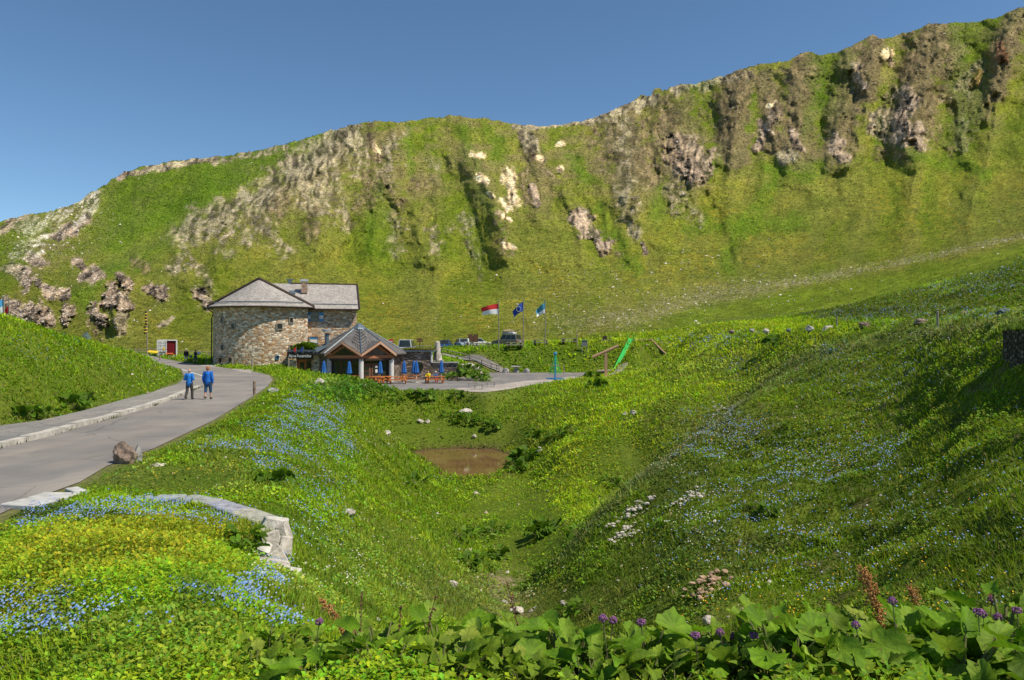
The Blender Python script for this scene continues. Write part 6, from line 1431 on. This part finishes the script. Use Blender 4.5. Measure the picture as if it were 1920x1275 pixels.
# ---------------------------------------------------------------- individual leafy plants
def leaf_shape(length, width, seed, kind='round', n=28, rings=4):
    """one toothed, cupped leaf lying along +y from its stalk; returns verts, faces, colours"""
    rd = random.Random(seed); V_ = []; F_ = []; C_ = []
    cup = rd.uniform(.1, .9); bend = rd.uniform(.2, 1.1); w1_ = rd.uniform(.03, .1); w2_ = rd.uniform(.02, .06); ph = rd.uniform(0, 6)
    for r in range(rings+1):
        fr = r/rings
        for k in range(n):
            a = -PI+2*PI*k/n       # 0 = tip direction
            if kind == 'round': rad = .5*(1+.16*math.cos(a))*(1-.55*math.exp(-((abs(a)-PI)/.35)**2))
            else: rad = .5*(1+.05*math.cos(2*a))*(1-.35*math.exp(-((abs(a)-PI)/.5)**2))
            rad *= 1+w1_*math.sin(5*a+ph)+w2_*math.sin(9*a-ph)
            tooth = 1+(.05*(1 if k % 2 else -1)+rd.uniform(-.07, .05)) if r == rings else 1
            x_ = math.sin(a)*rad*fr*width*tooth; y_ = (math.cos(a)*rad*fr*tooth+.34)*length
            z_ = cup*(x_*x_)/width*1.5 - bend*max(0, y_)**2/length*.55 + math.sin(a*4+ph)*.035*width*fr*fr
            z_ += .02*width*(1 if k % 2 else -1)*fr; V_.append((x_, y_, z_)); vein = .16*(1 if k % 2 else -1)*(fr > .1); C_.append(1+vein-.15*(1-fr)+(.25 if abs(a) < .12 else 0))
    for r in range(rings):
        for k in range(n):
            k2 = (k+1) % n; F_.append((r*n+k, r*n+k2, (r+1)*n+k2, (r+1)*n+k))
    return np.array(V_), F_, np.array(C_)
def leaf_obj(name, base, direc, length, width, tiltup, roll, col, seed, parent, mat, kind='round', stalk_from=None):
    V_, F_, C_ = leaf_shape(length, width, seed, kind)
    m_ = Matrix.Translation(base) @ Matrix.Rotation(direc, 4, 'Z') @ Matrix.Rotation(tiltup, 4, 'X') @ Matrix.Rotation(roll, 4, 'Y')
    M_ = np.array(m_); W_ = V_ @ M_[:3, :3].T + M_[:3, 3]
    vs = [tuple(v) for v in W_]; fs = list(F_); cs = list(np.outer(C_, np.array(col)))
    if stalk_from is not None:     # stalk as a thin three sided tube
        a = Vector(stalk_from); b = Vector(base) + Matrix.Rotation(direc, 3, 'Z') @ Vector((0, .04*length, 0)); n0 = len(vs)
        for j in range(4):
            t_ = j/3; p_ = a.lerp(b, t_)+Vector((0, 0, .06*math.sin(t_*PI)*length*2)); r_ = .006+.02*length*.5*(1-.4*t_)
            for q in range(4): vs.append((p_.x+r_*math.cos(q*PI/2), p_.y+r_*math.sin(q*PI/2), p_.z)); cs.append(np.array((.22, .24, .09)))
        for j in range(3):
            for q in range(4): fs.append((n0+j*4+q, n0+j*4+(q+1) % 4, n0+(j+1)*4+(q+1) % 4, n0+(j+1)*4+q))
    me = bpy.data.meshes.new(name); me.from_pydata(vs, [], fs); me.polygons.foreach_set('use_smooth', [True]*len(fs))
    ca = me.color_attributes.new('col', 'FLOAT_COLOR', 'POINT'); c4 = np.ones((len(vs), 4), np.float32); c4[:, :3] = np.clip(np.array(cs), 0, 1); ca.data.foreach_set('color', c4.ravel())
    me.materials.append(mat); return link(bpy.data.objects.new(name, me), parent)
_t = NT('broad_leaf'); _a = _t.n('ShaderNodeAttribute', attribute_name='col').outputs['Color']; _o = _t.obj()
_c = _t.mix(_a, _t.ramp(_t.noise(11, _o, 5, .65), [(.3, (.55, .62, .6)), (.55, (1.1, 1.08, 1)), (.75, (1.5, 1.35, 1.1))]), 1., 'MULTIPLY')
_c = _t.mix(_c, (.22, .12, .04, 1), _t.ramp(_t.noise(26, _o, 3, .6), [(.66, (0, 0, 0)), (.70, (1, 1, 1))]))
_d = _t.n('ShaderNodeBsdfPrincipled', {'Base Color': _c, 'Roughness': .62, 'Specular IOR Level': .2, 'Normal': _t.bump(_t.noise(40, _o, 4), .5, .01)})
_tr = _t.n('ShaderNodeBsdfTranslucent', {'Color': _t.mix(_c, (1, 1, .35, 1), .2, 'MULTIPLY')})
_m = _t.n('ShaderNodeMixShader', {0: .4, 1: _d.outputs[0], 2: _tr.outputs[0]}); _t.t.links.new(_m.outputs[0], _t.out.inputs[0]); BIGLEAF = _t.m
def broad_plant(seed, nl, hgt, spread, lsz, tone, kind='round'):
    rd = random.Random(seed); o = thing('broad_leaved_plant', '', 'plant')
    for k in range(nl):
        a = 2*PI*k/nl*1.62+rd.uniform(-.4, .4); rr_ = spread*(.25+.75*((k+.5)/nl)**.7)*rd.uniform(.8, 1.1); h = hgt*(1.05-.6*(rr_/spread))*rd.uniform(.75, 1.15)
        ln = lsz*rd.uniform(.65, 1.25); c = np.array(tone)*rd.uniform(.7, 1.35)
        if rd.random() < .22: c = c*np.array([1.5, 1.25, 1.6])+.015
        leaf_obj('leaf', (math.cos(a)*rr_, math.sin(a)*rr_, h), a-PI/2, ln, ln*rd.uniform(.8, 1.05) if kind == 'round' else ln*.5, rd.uniform(-.7, 1.15), rd.uniform(-.7, .7), c, seed*50+k, o, BIGLEAF, kind, (0, 0, -.03))
    return o
G1 = (.15, .28, .012); G2 = (.2, .3, .022)
protoF = [broad_plant(1, 15, .27, .25, .13, G1), broad_plant(2, 16, .28, .27, .11, G2), broad_plant(3, 12, .27, .24, .17, (.13, .25, .012), 'long'), broad_plant(4, 18, .25, .26, .095, (.2, .3, .02)), broad_plant(5, 11, .25, .24, .18, (.16, .28, .022))]
usedF = [False]*5
rd = random.Random(99)
spots = []
for k in range(68):
    px = 490+k*21.5+rd.uniform(-12, 12); d_ = 4.3+rd.uniform(-.25, .5)
    if 1180 < px < 1500: d_ -= .1
    spots.append((px, d_))
for k in range(100):
    px = 480+k*14.5+rd.uniform(-15, 15); spots.append((px, 3.6+rd.uniform(-.15, .4)))
desc = 'broad toothed green leaves crowded along the foreground edge of the hollow'
for k, (px, d_) in enumerate(spots):
    v = rd.randrange(5) if px > 800 else rd.choice([1, 3, 0, 2]); q = ground(px, d_, -.02); sc_ = rd.choice([.5, .6, .7, .8, .9, 1.1])*(1.12 if px > 1500 else 1)*(.8 if px < 700 else 1)
    o = protoF[v] if not usedF[v] else copy_tree(protoF[v]); usedF[v] = True
    o.location = q; o.rotation_euler = (rd.uniform(-.1, .1), rd.uniform(-.1, .1), rd.uniform(0, 6.3)); o.scale = (sc_,)*3
    o['label'] = 'plant with '+desc; o['group'] = 'broad leaved plants along the foreground'
# dock clumps in the meadow
protoD = [broad_plant(11, 22, .42, .55, .36, (.11, .225, .012), 'long'), broad_plant(12, 26, .38, .65, .32, (.13, .25, .015), 'long'), broad_plant(13, 18, .5, .5, .38, (.10, .2, .012), 'round')]
usedD = [False]*3
DK = [(880,785),(905,792),(862,790),(848,778),(925,800),(1005,822),(1030,818),(1055,812),(1075,806),(975,862),(968,878),(990,858),(858,742),(800,745),(745,752),(1455,645),(780,738),(1120,722),(1110,706),(770,905),(860,1005),(885,998),(905,1008),(925,995),(1010,1003),(1025,995),(900,1045),(880,1058),(935,1042),(915,1065),(1030,1065),(1105,1140),(1090,1135),(1070,1145),(640,705),(655,712),(630,698),(80,775),(50,780),(140,762),(155,755),(1240,985),(1085,1000),(850,700),(905,712),(520,890),(515,905),(455,1020),(445,1035),(1440,960),(1150,905)]
for k, (px, row) in enumerate(DK):
    q = hit(px, row+6, 3); v = rd.randrange(3); o = protoD[v] if not usedD[v] else copy_tree(protoD[v]); usedD[v] = True
    sc_ = rd.uniform(.7, 1.15)*np.clip(q.y/30, .6, 1.5); o.location = q; o.rotation_euler = (0, 0, rd.uniform(0, 6.3)); o.scale = (sc_,)*3
    o['label'] = 'dark green dock clump standing out of the meadow grass'; o['group'] = 'dock clumps in the meadow'
# terrace bushes
for k, (px, row, d_) in enumerate(((848, 708, 86.5), (862, 706, 86), (877, 708, 86), (893, 710, 86), (905, 712, 85.5), (870, 697, 88), (888, 693, 88.5), (900, 701, 87.5))):
    o = copy_tree(protoD[k % 3]); o.location = P(px, row, d_)+Vector((0, 0, -.1)); o.location.z = max(o.location.z, HS(o.location.x, o.location.y)-.1); o.scale = (1.7,)*3; o.rotation_euler = (0, 0, k*1.1)
    o['label'] = 'leafy bush growing among the boulders right of the terrace wall'; o['group'] = 'bushes in the rock bank'
# purple flower heads
PURP = NT('purple_bloom'); PURP = PURP.bsdf(PURP.ramp(PURP.noise(90, PURP.obj(), 2), [(.35, (.10, .03, .09)), (.65, (.38, .17, .33))]), .9)
STEMM = simple('green_stem', (.14, .13, .06), .7, .3, 10)
def floret(seed):
    o = thing('purple_flower', '', 'flower'); rd_ = random.Random(seed); h = .45
    bx_, by_ = rd_.uniform(-.05, .05), rd_.uniform(-.05, .05)
    MB().tube([(0, 0, 0), (bx_*.4, by_*.5, h*.5), (bx_, by_, h)], [.005, .004, .003], 5).build('stem', STEMM, o)
    m = MB()
    for k in range(46):
        v = Vector((rd_.gauss(0, 1), rd_.gauss(0, 1), rd_.gauss(.25, .8))).normalized(); r_ = .021
        p_ = Vector((bx_, by_, h+.006))+Vector((v.x*r_*1.15, v.y*r_*1.15, v.z*r_*.8)); s_ = rd_.uniform(.005, .009)
        m.blob(p_, (s_, s_, s_*1.2), k, 0, 1.)
    m.build('flower_head', PURP, o); return o
pf = [floret(1), floret(2), floret(3)]; up = [False]*3
for k, (px, row) in enumerate([(1143,1163),(1138,1168),(1210,1167),(1213,1171),(1270,1172),(1312,1192),(1364,1190),(1361,1198),(1376,1191),(1394,1203),(1404,1197),(1417,1210),(1372,1213),(1378,1220),(1553,1178),(1621,1176),(1655,1205),(1605,1227),(1477,1225),(1855,1127),(1843,1147),(1860,1155),(1866,1162),(1870,1197),(1908,1222),(1788,1252),(1915,1145),(1190,1224),(583,1170),(1275,1248),(1690,1130)]):
    d_ = 3.55+(k % 5)*.14; c = P(px, row, d_); o = pf[k % 3] if not up[k % 3] else copy_tree(pf[k % 3]); up[k % 3] = True
    g_ = HS(c.x, c.y); s_ = (c.z-g_)/.456; o.location = Vector((c.x, c.y, g_)); o.scale = (1., 1., max(.3, s_)) ; o.scale = (.78, .78, max(.3, s_))
    hd = [q for q in kids(o) if q.name.startswith('flower_head')][0]
    if s_ > 0: hd.scale = (1, 1, .78/max(.3, s_)); hd.location = (0, 0, .45*(1-.78/max(.3, s_)))
    o['label'] = 'round purple flower head on a thin stem above the foreground leaves'; o['group'] = 'purple flower heads above the leaves'
# rusty dock seed stalks and dry stems
RUST = NT('rust_seed'); RUST = RUST.bsdf(RUST.ramp(RUST.noise(60, RUST.obj(), 3), [(.3, (.20, .07, .025)), (.55, (.52, .24, .08)), (.75, (.42, .36, .10))]), .85)
REDST = simple('red_brown_stem', (.16, .065, .04), .7, .3, 12)
def stalk(label, pts, d_, seeds, mat=RUST, r=.006, spread=.03, top=.6, name='dock_stalk'):
    P_ = [P(a_, b__, d_) for a_, b__ in pts]; g_ = HS(P_[0].x, P_[0].y); base = Vector((P_[0].x, P_[0].y, min(P_[0].z, g_)))
    o = thing(name, label, 'plant', base); P_ = [Vector((0, 0, 0))]+[q-base for q in P_]
    MB().tube(P_, [r]+[r*(1-.6*k/len(P_)) for k in range(1, len(P_))], 6).build('stem', REDST, o)
    rd_ = random.Random(int(pts[0][0])); m = MB(); tot = len(P_)-1
    for k in range(int(seeds*1.7)):
        t_ = (1-top)+top*rd_.random(); f = t_*tot; i_ = min(int(f), tot-1); q = P_[i_].lerp(P_[i_+1], f-i_)
        w_ = spread*(1.15-abs(t_-.75)*2) ; s_ = rd_.uniform(.003, .0075)
        m.blob(q+Vector((rd_.gauss(0, w_), rd_.gauss(0, w_), rd_.gauss(0, .012))), (s_, s_, s_*1.1), k, 0, 1.)
    if seeds: m.build('seed_head', mat, o)
    return o
stalk('tall rust coloured dock stalk, the largest at the right', [(1660, 1270), (1655, 1200), (1645, 1140), (1628, 1095), (1618, 1068)], 4.0, 420, spread=.022, top=.62)
stalk('shorter rust coloured dock stalk right of the tall one', [(1735, 1190), (1728, 1160), (1716, 1125), (1706, 1100)], 4.6, 190, spread=.018, top=.55)
stalk('reddish dock stalk leaning left at the lower left of the leaves', [(655, 1220), (640, 1180), (622, 1145), (600, 1125)], 4.3, 130, spread=.012, top=.6)
stalk('small rusty seed head low in the middle of the leaves', [(1160, 1275), (1156, 1250), (1150, 1232)], 3.6, 130, spread=.016, top=.8)
stalk('red stalk with small seed cluster among the leaves', [(1066, 1260), (1055, 1225), (1032, 1205)], 4.0, 60, spread=.01, top=.5)
for k, (pts, lb) in enumerate((([(672, 1275), (676, 1200), (678, 1110)], 'straight dark dry stem, the leftmost tall one'), ([(752, 1275), (747, 1200), (752, 1135)], 'dark dry stem with beaded nodes, second from left'), ([(800, 1215), (806, 1160), (820, 1105)], 'dry brown stem leaning right above the leaves'), ([(982, 1218), (965, 1150), (950, 1090)], 'tall pale red dry stem leaning left in front of the gully'), ([(645, 1275), (655, 1200), (668, 1150)], 'short dry stem beside the leftmost tall stem'), ([(1595, 1275), (1560, 1235), (1535, 1230)], 'pale dry twig bending left among the large leaves'))):
    stalk(lb, pts, 4.1, 26, REDST, .004, .005, .6, 'dry_stem')
